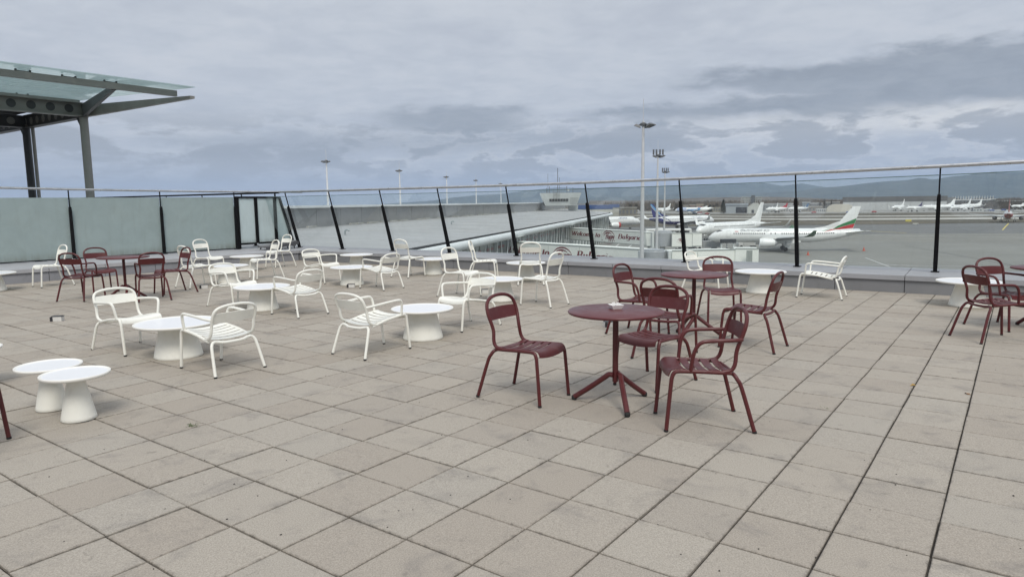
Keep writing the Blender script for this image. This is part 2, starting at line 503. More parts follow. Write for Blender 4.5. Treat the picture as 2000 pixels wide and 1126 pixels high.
# ------------------------------------------------------------------ parapet ledges with cladding panels
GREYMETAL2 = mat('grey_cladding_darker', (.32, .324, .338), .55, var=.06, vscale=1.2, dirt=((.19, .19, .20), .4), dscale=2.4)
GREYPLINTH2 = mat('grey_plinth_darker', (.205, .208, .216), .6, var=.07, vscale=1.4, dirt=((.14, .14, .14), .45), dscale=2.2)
def ledge(name, label, P, s0, s1, depth, step, first, cap=None, face=None):
    root = thing(name, label, 'parapet')
    core = MB()
    a, b, c, d = P(s0, .06, 0), P(s1, .06, 0), P(s1, depth - .05, 0), P(s0, depth - .05, 0)
    core.prism([(p.x, p.y) for p in (a, b, c, d)], -3.0, LEDGE - .03).build('core', mat('dark_joint', (.03, .03, .032), .8), root, smooth=False)
    s = first
    while s > s0: s -= step
    q = 0
    while s < s1:
        e = min(s + step, s1); b0 = max(s, s0); g = .006
        if e - b0 > .1:
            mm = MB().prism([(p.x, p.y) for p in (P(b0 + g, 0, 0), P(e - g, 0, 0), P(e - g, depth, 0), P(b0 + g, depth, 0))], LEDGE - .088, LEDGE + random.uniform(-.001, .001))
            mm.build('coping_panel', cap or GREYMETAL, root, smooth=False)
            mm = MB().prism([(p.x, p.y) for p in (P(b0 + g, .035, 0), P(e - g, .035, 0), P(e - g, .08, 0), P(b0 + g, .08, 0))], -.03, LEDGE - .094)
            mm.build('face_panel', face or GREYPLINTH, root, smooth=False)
        s = e; q += 1
    return root
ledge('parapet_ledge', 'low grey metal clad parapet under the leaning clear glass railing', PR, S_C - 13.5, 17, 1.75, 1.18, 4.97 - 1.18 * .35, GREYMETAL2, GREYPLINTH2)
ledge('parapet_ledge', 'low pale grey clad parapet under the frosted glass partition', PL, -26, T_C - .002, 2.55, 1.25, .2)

# terrace building below the slab
bp = [CORNER + NR * 1.5 - UR * 13, left_end + NL * 8 - UL * 8, left_end + Vector((2, -30, 0)), right_end + Vector((-2, -30, 0)), right_end + NR * 1.5]
tb = MB().prism([(p.x, p.y) for p in bp], APR - .2, -1.25).build('terminal_building', mat('terminal_wall', (.42, .43, .44), .6, var=.05), smooth=False)
tag(tb, 'grey terminal block that carries the roof terrace', 'building')

# ------------------------------------------------------------------ glass railing (right, leaning inwards)
RB, RTOP = 1.03, .50
def RZF(s): return 2.19 + .00095 * max(s + 4, 0) ** 2
def lean(s, f, d=0.0):
    """point on the leaning plane, f 0..1 from foot to rail, d outwards along the pane normal"""
    RZ = RZF(s); o = RB + (RTOP - RB) * f; z = LEDGE + (RZ - LEDGE) * f
    n_ = Vector((RZ - LEDGE, RB - RTOP)).normalized()
    return PR(s, o + n_.x * d, z + n_.y * d)
fence = thing('glass_railing', 'leaning clear glass railing with steel handrail and black posts beside the apron', 'railing')
MB().tube([PR(-11.4 + 25.4 * q / 24, RTOP, RZF(-11.4 + 25.4 * q / 24)) for q in range(25)], .034, 14).build('handrail', STEEL, fence)
MB().tube([PR(-29, RTOP, 2.17), PR(-11.41, RTOP, 2.17)], .03, 10).build('dark_handrail', BLACK, fence)
post_s = [along(px, py, CR + NR * RB, UR) for px, py in ((1826.5, 530), (1558, 519.5), (1340, 512), (1162.5, 505.7), (1012, 500.6), (881, 494), (770, 490), (672, 485), (588, 481))]
post_s = [post_s[0] + 2.36 * q for q in (3, 2, 1)] + post_s + [post_s[-1] - 2.36 * q for q in range(1, 8)]
def post_mb(fn):
    m = MB()
    rings = []
    for f, w, dp in ((.015, .033, .040), (.10, .037, .042), (.70, .032, .034), (.745, .028, .030), (.755, .013, .013)):
        rings.append([fn(sx * w, f, -.055 + sy * dp) for sx, sy in ((-1, -1), (1, -1), (1, 1), (-1, 1))])
    m.loft(rings)
    rings = [[fn(sx * .013, f, -.03 + sy * .013) for sx, sy in ((-1, -1), (1, -1), (1, 1), (-1, 1))] for f in (.74, .985)]
    m.loft(rings)
    return m
for s in post_s:
    p = post_mb(lambda sx, f, d: lean(s + sx, f, d)).build('post', BLACK, fence, smooth=False)
    b = MB()
    b.prism([(q.x, q.y) for q in (PR(s - .07, RB - .13, 0), PR(s + .07, RB - .13, 0), PR(s + .07, RB + .03, 0), PR(s - .07, RB + .03, 0))], LEDGE + .001, LEDGE + .016)
    b.build('base_plate', BLACK, p, smooth=False)
    MB().tube([lean(s, .01, -.055), lean(s, .10, -.055)], .018, 8).build('pin', BLACK, p)
EDGEM = mat('green_glass_edge', (.10, .17, .155), .2)
for a, b in zip(post_s[1:], post_s[:-1]):
    g = .018
    rings = [[lean(a + g, .022, 0), lean(b - g, .022, 0), lean(b - g, .918, 0), lean(a + g, .918, 0)], [lean(a + g, .022, .012), lean(b - g, .022, .012), lean(b - g, .918, .012), lean(a + g, .918, .012)]]
    MB().loft(rings).build('glass_pane', GLASS, fence, smooth=False)
    MB().tube([lean(a + g, .9195, .006), lean(b - g, .9195, .006)], .0075, 6).build('glass_edge', EDGEM, fence)

# ------------------------------------------------------------------ frosted partition (left, upright)
GOFF = 2.36
part = thing('glass_partition', 'upright frosted glass partition with black posts and steel handrail on the left', 'partition')
LZ = 2.235
def LZF(t): return 2.208 + .0012 * min(max(6.7 - t, 0), 9) ** 2
def lt(px): return along(px, 480, CL + NL * GOFF, UL)
t_corner = lt(566)
MB().tube([PL(-20 + (t_corner + 20.55) * q / 30, GOFF - .08, LZF(-20 + (t_corner + 20.55) * q / 30)) for q in range(31)], .031, 14).build('handrail', STEEL, part)
lposts = [lt(142), lt(318.5)]
stepL = lposts[1] - lposts[0]
lposts = [lposts[0] - 3 * stepL, lposts[0] - 2 * stepL, lposts[0] - stepL] + lposts + [lt(462)]
def upright(s, f, d): return PL(s, GOFF + d, LEDGE + (LZF(s) - LEDGE) * f)
for s in lposts:
    p = post_mb(lambda sx, f, d: upright(s + sx, f, d)).build('post', BLACK, part, smooth=False)
    MB().prism([(q.x, q.y) for q in (PL(s - .07, GOFF - .13, 0), PL(s + .07, GOFF - .13, 0), PL(s + .07, GOFF + .03, 0), PL(s - .07, GOFF + .03, 0))], LEDGE + .001, LEDGE + .016).build('base_plate', BLACK, p, smooth=False)
def slabL(a, b, z0, z1, d0, d1, name, m, a2=None, b2=None):
    a2 = a if a2 is None else a2; b2 = b if b2 is None else b2
    rings = [[PL(a, d, z0), PL(b, d, z0), PL(b2, d, z1), PL(a2, d, z1)] for d in (d0, d1)]
    return MB().loft(rings).build(name, m, part, smooth=False)
for a, b in zip(lposts[:-1], lposts[1:]):
    slabL(a + .015, b - .015, LEDGE + .045, 2.03, GOFF, GOFF + .012, 'frosted_pane', FROST)
    slabL(a + .05, b - .05, LEDGE + .018, LEDGE + .044, GOFF - .02, GOFF + .03, 'bottom_channel', BLACK)
# framed end panel and the wedge that meets the leaning railing
g0, g1, g2 = lt(467), lt(503), lt(540)
zb, zt = .52, 2.0
for s in (g0, g1, g2):
    slabL(s - .05, s + .05, LEDGE + .01 if s != g1 else zb - .03, zt + .06, GOFF - .06, GOFF + .03, 'frame_post', BLACK)
for a, b in ((g0, g1), (g1, g2)):
    slabL(a + .05, b - .05, zb, zt, GOFF - .012, GOFF, 'frosted_pane', FROST2)
    slabL(a + .05, b - .05, zt, zt + .06, GOFF - .05, GOFF + .02, 'frame_rail', BLACK)
    slabL(a + .05, b - .05, zb - .06, zb, GOFF - .05, GOFF + .02, 'frame_rail', BLACK)
slabL(g2 - .02, g2 + .02, zt, LZ - .03, GOFF - .09, GOFF - .05, 'rail_stub', BLACK)
t_b, t_t = lt(574), lt(574) - .50
slabL(g2 + .05, t_b - .06, zb - .04, zt, GOFF - .012, GOFF, 'frosted_pane', FROST2, b2=t_t - .02)
slabL(g2 + .05, t_b - .02, zb - .1, zb - .04, GOFF - .05, GOFF + .02, 'frame_rail', BLACK)
slabL(g2 + .05, t_t - .02, zt, zt + .05, GOFF - .05, GOFF + .02, 'frame_rail', BLACK)
slabL(t_b - .06, t_b + .05, LEDGE + .005, zt + .05, GOFF - .06, GOFF + .04, 'leaning_post', BLACK, a2=t_t - .05, b2=t_t + .03)

# tilted grey step stand left below the end panel
st = thing('step_stand', 'tilted grey metal step stand lying in the corner below the framed panel', 'stand', tuple(PL(lt(505), 1.2, LEDGE)), math.atan2(UL.y, UL.x))
sm = mat('galvanised_grey', (.20, .20, .205), .55, .3, var=.15, vscale=5)
q = Matrix.Rotation(R_(-7), 3, 'Y')
MB().box((0, 0, .17), (1.15, .5, .05), mtx=q).build('tread', sm, st, smooth=False)
MB().box((0, -.3, .12), (1.2, .04, .10), mtx=q).build('front_board', mat('dark_grey_board', (.07, .07, .075), .6), st, smooth=False)
for sx in (-.5, .5):
    for sy in (-.2, .2):
        MB().tube([(sx, sy, 0), (sx * .95, sy, .16 + .06 * sx)], .022, 8).build('leg', sm, st)

# ------------------------------------------------------------------ chairs
def arch(pts):                                  # mirror a half path (x>=0 side listed from the seat up to the top centre)
    full = [Vector((-p[0], p[1], p[2])) for p in pts] + [Vector(p) for p in reversed(pts[:-1])]
    return curve_pts(full, 4)
CH_MESH = {}
def chair_parts(kind, cname, m):
    key = kind + cname
    if key in CH_MESH: return CH_MESH[key]
    P = []                                       # (name, mesh, parent index or None)
    low = kind == 'L'
    r = .0158
    for s in (-1, 1):
        if low:
            front = [(s * .235, .36, 0), (s * .235, .325, .30), (s * .236, .312, .385), (s * .237, .288, .425), (s * .238, .25, .432)]
            rail = [(s * .238, .25, .432), (s * .240, .02, .405), (s * .243, -.16, .368), (s * .243, -.225, .356)]
            rear = [(s * .29, -.39, 0), (s * .262, -.31, .26), (s * .245, -.285, .325), (s * .215, -.272, .348), (s * .17, -.272, .345)]
        else:
            front = [(s * .23, .30, 0), (s * .2235, .268, .36), (s * .221, .258, .425), (s * .219, .238, .460), (s * .217, .20, .466)]
            rail = [(s * .217, .20, .466), (s * .210, .02, .458), (s * .206, -.10, .450), (s * .205, -.19, .446)]
            rear = [(s * .275, -.355, 0), (s * .236, -.262, .33), (s * .222, -.23, .40), (s * .20, -.212, .430), (s * .165, -.206, .434)]
        iF = len(P); P.append(('leg', MB().tube(curve_pts(front, 5), r, 10).mesh('leg', m), None))
        f0 = Vector(front[0]); P.append(('foot_cap', MB().tube([f0 + Vector((0, 0, .0)), f0 + Vector((0, -.001, .016))], r + .0012, 10).mesh('foot_cap', RUBBER), iF))
        P.append(('side_rail', MB().tube(curve_pts(rail, 4), r, 10).mesh('side_rail', m), None))
        iR = len(P); P.append(('leg', MB().tube(curve_pts(rear, 5), r, 10).mesh('leg', m), None))
        f0 = Vector(rear[0]); P.append(('foot_cap', MB().tube([f0, f0 + Vector((-s * .001, .002, .016))], r + .0012, 10).mesh('foot_cap', RUBBER), iR))
        if kind == 'A':
            arm = [(s * .214, -.262, .705), (s * .234, -.19, .703), (s * .243, -.02, .700), (s * .243, .045, .690), (s * .240, .082, .655), (s * .232, .105, .59), (s * .220, .118, .49), (s * .216, .12, .462)]
        if low:
            arm = [(s * .250, -.318, .585), (s * .268, -.24, .592), (s * .275, .0, .612), (s * .274, .16, .618), (s * .270, .205, .600), (s * .262, .222, .555), (s * .248, .228, .47), (s * .240, .228, .43)]
        if kind != 'S': P.append(('armrest', MB().tube(curve_pts(arm, 5), r * .96, 10).mesh('armrest', m), None))
    if low:
        P.append(('rear_rail', MB().tube(curve_pts([(-.17, -.272, .345), (-.09, -.295, .334), (.09, -.295, .334), (.17, -.272, .345)], 5), r, 10).mesh('rear_rail', m), None))
        half = [(.243, -.17, .372), (.247, -.245, .392), (.246, -.282, .44), (.243, -.300, .53), (.247, -.325, .60), (.238, -.350, .665), (.20, -.366, .705), (.11, -.376, .728), (0, -.379, .734)]
        zs, wv, yv = (.548, .66), (.243, .247), (-.305, -.345)
    else:
        P.append(('rear_rail', MB().tube(curve_pts([(-.165, -.206, .434), (-.08, -.222, .428), (.08, -.222, .428), (.165, -.206, .434)], 5), r, 10).mesh('rear_rail', m), None))
        half = [(.204, -.12, .452), (.207, -.185, .468), (.203, -.215, .515), (.192, -.226, .60), (.199, -.243, .67), (.210, -.262, .73), (.208, -.284, .80), (.182, -.300, .858), (.11, -.312, .896), (0, -.317, .908)]
        zs, wv, yv = (.690, .802), (.202, .208), (-.250, -.283)
    P.append(('back_frame', MB().tube(arch(half), r, 10).mesh('back_frame', m), None))
    grid = []
    for i in range(5):
        f = i / 4; z = zs[0] + (zs[1] - zs[0]) * f; w = wv[0] + (wv[1] - wv[0]) * f; y = yv[0] + (yv[1] - yv[0]) * f
        grid.append([(w * (j / 5 - 1), y - .028 * (1 - (j / 5 - 1) ** 2), z + .006 * (j / 5 - 1) ** 2 * (1 if i == 0 else -1 if i == 4 else 0)) for j in range(11)])
    P.append(('backrest', MB().plate(grid, .006).mesh('backrest', m, ang=50), None))
    # slatted seat
    if low: ys, zf, wid = [(-.235, -.170), (-.148, -.083), (-.061, .004), (.026, .091), (.113, .165)], (lambda y: .378 + (y + .235) * .125), .222
    else: ys, zf, wid = [(-.185, -.128), (-.106, -.044), (-.022, .040), (.062, .124)], (lambda y: .470 + (y + .18) * .035 - .010 * math.sin(max(0, min(1, (y + .185) / .40)) * math.pi)), .196
    def sl(ylist, zl):
        g_ = []
        for (y, z) in zip(ylist, zl):
            g_.append([(wid * (q / 4 - 1), y, z - .020 * (1 - (q / 4 - 1) ** 2) + .002) for q in range(9)])
        return MB().plate(g_, -.006).mesh('slat', m, ang=50)
    for a, b in ys: P.append(('slat', sl([a, b], [zf(a), zf(b)]), None))
    a = ys[-1][1] + .022
    fr = (.275, .432) if low else (.236, .470)
    yl = [a, fr[0] - .055, fr[0] - .005, fr[0] + .027, fr[0] + .042, fr[0] + .046]
    zl = [zf(a), fr[1] + .012, fr[1] + .010, fr[1] - .003, fr[1] - .028, fr[1] - .05]
    P.append(('slat', sl(yl, zl), None))
    CH_MESH[key] = P
    return P
CHN = {'S': ('side_chair', 'chair'), 'A': ('armchair', 'armchair'), 'L': ('lounge_chair', 'lounge chair')}
def chair(kind, cname, x, y, yaw, label, group):
    m = WHITE if cname == 'white' else WINE
    nm, cat = CHN[kind]
    t = thing(nm, label, cat, (x, y, .0015), yaw, group)
    objs = []
    for (pn, me, pi) in chair_parts(kind, cname, m):
        objs.append(link(pn, me, t if pi is None else objs[pi]))
    return t
GW1, GW2, GW3 = 'wine red side chairs at the bistro tables', 'wine red armchairs at the bistro tables', 'white side chairs on the terrace'
GL = 'white low lounge chairs round the coffee tables'
for a in [
    ('S', 'wine', .126, 6.108, -2.218, 'wine red side chair left of the front bistro table, turned to the right', GW1),
    ('A', 'wine', 1.468, 5.303, 1.541, 'nearest wine red armchair, right of the front bistro table', GW2),
    ('S', 'wine', 1.348, 6.520, 2.391, 'wine red side chair tucked behind the front bistro table with the ashtray', GW1),
    ('A', 'wine', 1.762, 7.698, -.610, 'wine red armchair seen from behind between the two middle bistro tables', GW2),
    ('A', 'wine', 1.691, 9.002, -2.296, 'wine red armchair left of the second bistro table, facing right', GW2),
    ('S', 'wine', 3.039, 9.946, -3.24, 'wine red side chair on the far side of the second bistro table, facing the viewer', GW1),
    ('S', 'wine', 2.844, 8.103, .934, 'wine red side chair right of the second bistro table, seen from behind', GW1),
    ('A', 'wine', 5.925, 8.365, -1.517, 'wine red armchair at the right edge in front of a white coffee table', GW2),
    ('A', 'wine', 6.603, 9.132, -2.947, 'wine red armchair at the right edge nearest the parapet, facing the viewer', GW2),
    ('A', 'wine', -8.259, 13.184, -.10, 'wine red armchair seen from behind, leftmost at the bistro table by the frosted glass', GW2),
    ('S', 'wine', -8.580, 14.333, -2.347, 'wine red side chair between its bistro table and the frosted glass', GW1),
    ('A', 'wine', -6.856, 13.026, .62, 'wine red armchair seen from behind, right front of the bistro table by the frosted glass', GW2),
    ('S', 'wine', -6.915, 14.015, 2.433, 'wine red side chair beside a white chair, right of the table by the frosted glass', GW1),
    ('S', 'wine', -4.06, 4.78, -1.2, 'wine red side chair cut off by the left edge, one front leg showing', GW1),
    ('L', 'white', -4.725, 8.397, -2.213, 'white lounge chair left of the nearest large coffee table, facing the viewer', GL),
    ('L', 'white', -3.185, 7.342, .948, 'nearest white lounge chair, slatted seat seen from behind, right of a large coffee table', GL),
    ('L', 'white', -1.657, 8.108, -.664, 'white lounge chair turned away, left of the coffee table in mid floor', GL),
    ('L', 'white', -3.465, 11.022, .951, 'white lounge chair seen from behind, right of the coffee table with a hidden base', GL),
    ('L', 'white', -4.881, 12.025, -2.216, 'white lounge chair facing right behind the nearest large coffee table', GL),
    ('L', 'white', -4.341, 15.680, -2.159, 'white lounge chair facing right, left of the coffee table with an ashtray at its foot', GL),
    ('L', 'white', -2.761, 14.366, .970, 'white lounge chair seen from behind, right of the table with an ashtray at its foot', GL),
    ('S', 'white', -2.480, 16.663, -.597, 'white side chair left of a coffee table against the parapet, under the third railing post', GW3),
    ('S', 'white', -.967, 12.955, -2.216, 'white side chair facing right, behind a white lounge chair in mid floor', GW3),
    ('S', 'white', -.628, 15.436, -1.66, 'white side chair in pure profile before the parapet, facing right', GW3),
    ('L', 'white', -.645, 9.681, 2.454, 'white lounge chair facing left, right behind the coffee table in mid floor', GL),
    ('S', 'white', .404, 14.845, -.005, 'white side chair seen square from behind in front of the bridge lettering', GW3),
    ('S', 'white', .523, 11.748, .924, 'white side chair seen from behind, between a coffee table and the front bistro table', GW3),
    ('L', 'white', 3.85, 13.56, -2.25, 'white lounge chair facing right by the parapet behind the second bistro table', GL),
    ('L', 'white', 5.525, 12.239, .999, 'white lounge chair in profile facing left beside the parapet on the right', GL),
    ('S', 'white', -7.70, 17.50, -2.05, 'white side chair facing right against the ledge of the frosted glass', GW3),
    ('S', 'white', -6.897, 15.051, -.596, 'white side chair partly hidden behind a wine red chair on the left', GW3),
    ('S', 'white', -5.975, 16.653, 2.289, 'white side chair facing left, front one of the pair near the corner', GW3),
    ('S', 'white', -6.618, 19.619, 2.497, 'white side chair farthest back, standing in the terrace corner', GW3),
    ('S', 'white', -10.440, 15.560, 2.534, 'white side chair alone before the frosted glass at the far left, facing left', GW3),
]: chair(*a)

# ------------------------------------------------------------------ tables
def coffee_table(x, y, R, rb, h, label, group, neck=.68, rz=0):
    t = thing('coffee_table', label, 'coffee table', (x, y, .0015), rz, group)
    prof = [(R - .012, h - .022), (R - .003, h - .016), (R, h - .006), (R, h + .004), (R - .004, h + .007), (R - .010, h + .006), (R - .020, h - .002), (0.001, h - .003)]
    tp = MB().lathe(prof, 56).build('tabletop', WHITE_TOP, t, ang=60)
    MB().lathe([(R - .024, h - .0028), (R - .024, h - .0012), (.001, h - .001)], 56).build('top_inset', WHITE_IN, tp, ang=30)
    MB().lathe([(rb - .006, 0), (rb, .006), (rb - .004, .03), (rb * neck, h - .03), (rb * neck + .004, h - .0225)], 48).build('pedestal', WHITE, t, ang=60)
    return t
GT, GS = 'white cone foot coffee tables', 'small white cone foot side tables'
for a in [
    (-3.943, 7.989, .46, .267, .40, 'nearest large white coffee table with two lounge chairs beside it', GT, .70),
    (-1.173, 8.894, .405, .262, .395, 'white coffee table in mid floor between two lounge chairs', GT, .67),
    (-4.232, 11.583, .46, .263, .392, 'white coffee table left of a lounge chair seen from behind, its foot wide', GT, .69),
    (-3.512, 15.05, .459, .259, .39, 'white coffee table with a small ashtray box at its foot', GT, .68),
    (-4.254, 18.885, .444, .232, .385, 'white coffee table against the parapet near the terrace corner', GT, .68),
    (-1.954, 17.124, .45, .227, .385, 'white coffee table against the parapet right of a side chair', GT, .68),
    (-.204, 12.315, .41, .252, .39, 'white coffee table behind the leftmost front wine red chair', GT, .66),
    (.322, 15.61, .447, .224, .39, 'white coffee table under the near bridge lettering, chair backs before it', GT, .68),
    (-7.224, 18.783, .437, .243, .386, 'white coffee table before the tilted step stand in the corner', GT, .68),
    (-6.501, 15.759, .441, .252, .392, 'white coffee table beside the pair of white chairs on the left', GT, .68),
    (4.706, 12.976, .461, .258, .399, 'white coffee table behind the second bistro table near the parapet', GT, .66),
    (7.369, 11.026, .467, .275, .402, 'white coffee table beside the parapet behind the right wine red chairs', GT, .66),
    (-11.168, 14.725, .452, .262, .38, 'white coffee table cut by the left edge before the frosted glass', GT, .66),
    (-4.049, 5.891, .256, .128, .387, 'rear one of two overlapping small white side tables', GS, .46),
    (-3.626, 5.585, .258, .133, .388, 'front one of two overlapping small white side tables', GS, .46),
    (-5.335, 6.67, .257, .133, .388, 'small white side table at the left edge, only its rim showing', GS, .46),
]: coffee_table(*a)

def bistro_table(x, y, rz, R, label, h=.82):
    t = thing('bistro_table', label, 'bistro table', (x, y, .0015), rz, 'wine red bistro tables')
    MB().lathe([(.05, h - .03), (R - .02, h - .026), (R - .006, h - .022), (R, h - .014), (R - .002, h - .005), (R - .008, h), (.001, h)], 64).build('tabletop', WINE_TOP, t, ang=50)
    MB().tube([(0, 0, .20), (0, 0, h - .028)], .0255, 16).build('column', WINE, t)
    for q in range(3):
        a = q * 2 * math.pi / 3; c, s = math.cos(a), math.sin(a)
        tn = (-s, c)
        off = .03
        def pt(rad, z, o): return (c * rad + tn[0] * o, s * rad + tn[1] * o, z)
        pts = curve_pts([pt(.012, .262, off), pt(.05, .262, off), pt(.085, .235, off), pt(.23, .125, off * .7), pt(.37, .026, off * .4)], 5)
        lg = MB().tube(pts, .0235, 12).build('leg', WINE, t)
        MB().lathe([(.0, 0), (.021, .002), (.0245, .012), (.0245, .03), (.018, .04)], 14, pt(.372, 0, off * .4)).build('foot_pad', RUBBER, lg)
    return t
bistro_table(.885, 5.83, R_(-85), .41, 'front wine red bistro table with a white ashtray on its round top')
bistro_table(2.32, 8.72, R_(-14), .42, 'second wine red bistro table behind the front one, its round top empty')
bistro_table(-7.36, 13.05, R_(-65), .45, 'wine red bistro table standing before the frosted glass')
bistro_table(7.0, 8.95, R_(100), .41, 'wine red bistro table cut off by the right edge')

# white square ashtray with crumpled paper on the front table
tz = .8215
t = thing('ashtray', 'small white square ashtray with crumpled paper on the front bistro table', 'ashtray', (.90, 5.93, tz), R_(14))
porc = mat('white_porcelain', (.82, .82, .80), .22)
def sq(w, z): return [(w, w, z), (-w, w, z), (-w, -w, z), (w, -w, z)]
MB().loft([sq(.040, 0), sq(.056, .036), sq(.050, .036), sq(.036, .008)]).build('dish', porc, t, smooth=False)
cr = MB()
for q in range(7):
    c = Vector((random.uniform(-.03, .03), random.uniform(-.03, .03), .03 + random.uniform(0, .014)))
    mt = Euler((random.random() * 3, random.random() * 3, random.random() * 3)).to_matrix()
    cr.box(c, (.032, .02, .006), mtx=mt)
cr.build('paper_scrap', mat('paper', (.75, .74, .72), .8), t, smooth=False)

# ashtray boxes standing on the floor
boxm, boxd = mat('white_box', (.62, .61, .58), .45, var=.06), mat('dark_lid', (.03, .03, .034), .4)
for (x, y, rz, lab) in [(-7.10, 10.63, .15, 'white ashtray box with dark lid alone on the slabs at the left'), (-6.62, 14.72, .3, 'white ashtray box with dark lid behind a wine red chair leg'),
                        (-3.42, 14.55, .1, 'white ashtray box with dark lid at the foot of a coffee table'), (-.55, 13.35, .2, 'white ashtray box with dark lid behind the coffee table in mid floor'),
                        (1.36, 9.55, .25, 'white ashtray box with dark lid near the feet of a wine red armchair')]:
    t = thing('ashtray_box', lab, 'ashtray', (x, y, .002), rz, 'ashtray boxes on the floor'); t.scale = (.82, .82, .82)
    MB().loft([[(sx * .095, sy * .06, 0) for sx, sy in ((1, 1), (-1, 1), (-1, -1), (1, -1))], [(sx * .098, sy * .062, .085) for sx, sy in ((1, 1), (-1, 1), (-1, -1), (1, -1))]]).build('box', boxm, t, smooth=False)
    MB().box((-.078, -.063, .045), (.05, .003, .08)).build('side_plate', boxd, t, smooth=False)
    MB().loft([[(sx * .098 + .006, sy * .062, .086) for sx, sy in ((1, 1), (-1, 1), (-1, -1), (1, -1))], [(sx * .09 + .01, sy * .055, .100) for sx, sy in ((1, 1), (-1, 1), (-1, -1), (1, -1))]]).build('lid', boxd, t, smooth=False)

# weed in a joint, dry leaves, specks
gm = mat('weed_green', (.07, .11, .03), .7, var=.3)
def weed(x, y, n, sc, lab):
    m = MB()
    for q in range(n):
        a = random.random() * 6.28; l = random.uniform(.02, .05) * sc; w = .003 * sc
        d = Vector((math.cos(a), math.sin(a), 0)); sd_ = Vector((-d.y, d.x, 0)) * w
        b = Vector((random.uniform(-.05, .05) * EX.x, random.uniform(-.05, .05) * EX.y, -.008))
        m.add([b - sd_, b + sd_, b + d * l * .6 + Vector((0, 0, l)) + sd_, b + d * l * .6 + Vector((0, 0, l)) - sd_, b + d * l * 1.4 + Vector((0, 0, l * .8))], [(0, 1, 2, 3), (3, 2, 4)])
    o = m.build('weed', gm, smooth=False, fix=False); o.location = (x, y, 0); return tag(o, lab, 'weed')
weed(-2.57, 5.352, 22, .75, 'small green weed growing in a slab joint at the left front')
weed(2.62, 5.62, 9, .45, 'tiny dry weed in a joint right of the nearest armchair')
def leaf(x, y, rz, L, col, lab):
    m = MB().plate([[(-L, 0, .004), (-L * .3, .0, .010), (L * .4, 0, .012), (L, 0, .003)], [(-L, .002, .004), (-L * .3, L * .42, .004), (L * .4, L * .36, .016), (L, .002, .003)]], .001)
    m.plate([[(-L, -.002, .004), (-L * .3, -L * .42, .012), (L * .4, -L * .36, .005), (L, -.002, .003)], [(-L, 0, .004), (-L * .3, .0, .010), (L * .4, 0, .012), (L, 0, .003)]], .001)
    o = m.build('dry_leaf', mat('leaf_' + lab[:6], col, .8, var=.2, vscale=30), smooth=False); o.location = (x, y, .001); o.rotation_euler = (0, 0, rz); return tag(o, lab, 'leaf')
leaf(3.742, 6.289, .4, .035, (.42, .25, .05), 'yellow dry leaf on the slabs at the right')
leaf(4.05, 5.98, 2.0, .028, (.22, .12, .06), 'brown dry leaf on the slabs near the yellow one')
sp = MB()
for q in range(60):
    px, py = random.uniform(0, 2000), random.uniform(640, 1120)
    c = on_z(px, py, .0015); r0 = random.uniform(.002, .006)
    a0 = random.random() * 6
    sp.prism([(c.x + r0 * random.uniform(.6, 1.2) * math.cos(a0 + q_ * 1.047), c.y + r0 * random.uniform(.6, 1.2) * math.sin(a0 + q_ * 1.047)) for q_ in range(6)], .0, .004)
tag(sp.build('grit', mat('dark_grit', (.05, .045, .04), .9), smooth=False), 'dark crumbs of grit scattered over the slabs', 'grit', kind='stuff')

# ------------------------------------------------------------------ airfield ground
def gz(px, py): return on_z(px, py, APR)
def sheet(name, pts, z, m): return tag(MB().add([(p[0], p[1], z) for p in pts], [tuple(range(len(pts)))]).build(name, m, smooth=False, fix=False), kind='structure')
GRASSM = mat('winter_grass', (.088, .077, .054), .95, var=.28, vscale=.02, bump=.3, bscale=2, dirt=((.16, .125, .085), .6), dscale=.008)
CONC = mat('apron_concrete', (.207, .205, .186), .85, var=.07, vscale=.05, dirt=((.17, .168, .16), .55), dscale=.022)
ASPH = mat('asphalt', (.15, .152, .152), .85, var=.08, vscale=.06, dirt=((.11, .11, .11), .4), dscale=.03)
RUN = mat('runway_concrete', (.46, .445, .41), .85, var=.08, vscale=.03, dirt=((.26, .25, .23), .5), dscale=.02)
LINEW = mat('white_paint', (.62, .62, .60), .7, var=.08, vscale=1)
LINEY = mat('yellow_paint', (.62, .50, .12), .7, var=.08, vscale=1)
sheet('ground', [(-40000, -3000), (40000, -3000), (40000, 60000), (-40000, 60000)], APR - .05, GRASSM)
sheet('apron', [(-900, -300), (900, -300), (900, 190), (560, 318), (120, 352), (-900, 420)], APR, CONC)
sheet('taxi_apron', [(-400, 300), (60, 268), (190, 250), (300, 225), (640, 150), (900, 100), (900, 420), (620, 428), (330, 424), (262, 352), (120, 353), (-400, 385)], APR + .008, ASPH)
def strip(name, pts, w, z, m):
    """a ribbon through plan points (x, Ynear, Yfar)"""
    vs = [(x, a, z) for x, a, b in pts] + [(x, b, z) for x, a, b in pts]; n = len(pts)
    return tag(MB().add(vs, [(i, i + 1, n + i + 1, n + i) for i in range(n - 1)]).build(name, m, smooth=False, fix=False), kind='structure')
strip('taxiway', [(-600, 905, 960), (85, 535, 575), (200, 433, 470), (290, 412, 452), (700, 330, 372)], 0, APR + .016, RUN)
strip('runway', [(-600, 1150, 1215), (85, 650, 705), (200, 528, 562), (290, 495, 527), (900, 360, 392)], 0, APR + .012, RUN)
strip('hangar_apron', [(-600, 1290, 1500), (85, 790, 1000), (200, 668, 900), (290, 640, 900), (900, 470, 800)], 0, APR + .020, mat('hangar_apron_concrete', (.27, .265, .25), .85, var=.07, vscale=.05))
sheet('turf_island', [(120, 356), (262, 354), (284, 372), (300, 396), (286, 400), (206, 418), (120, 440)], APR + .024, GRASSM)
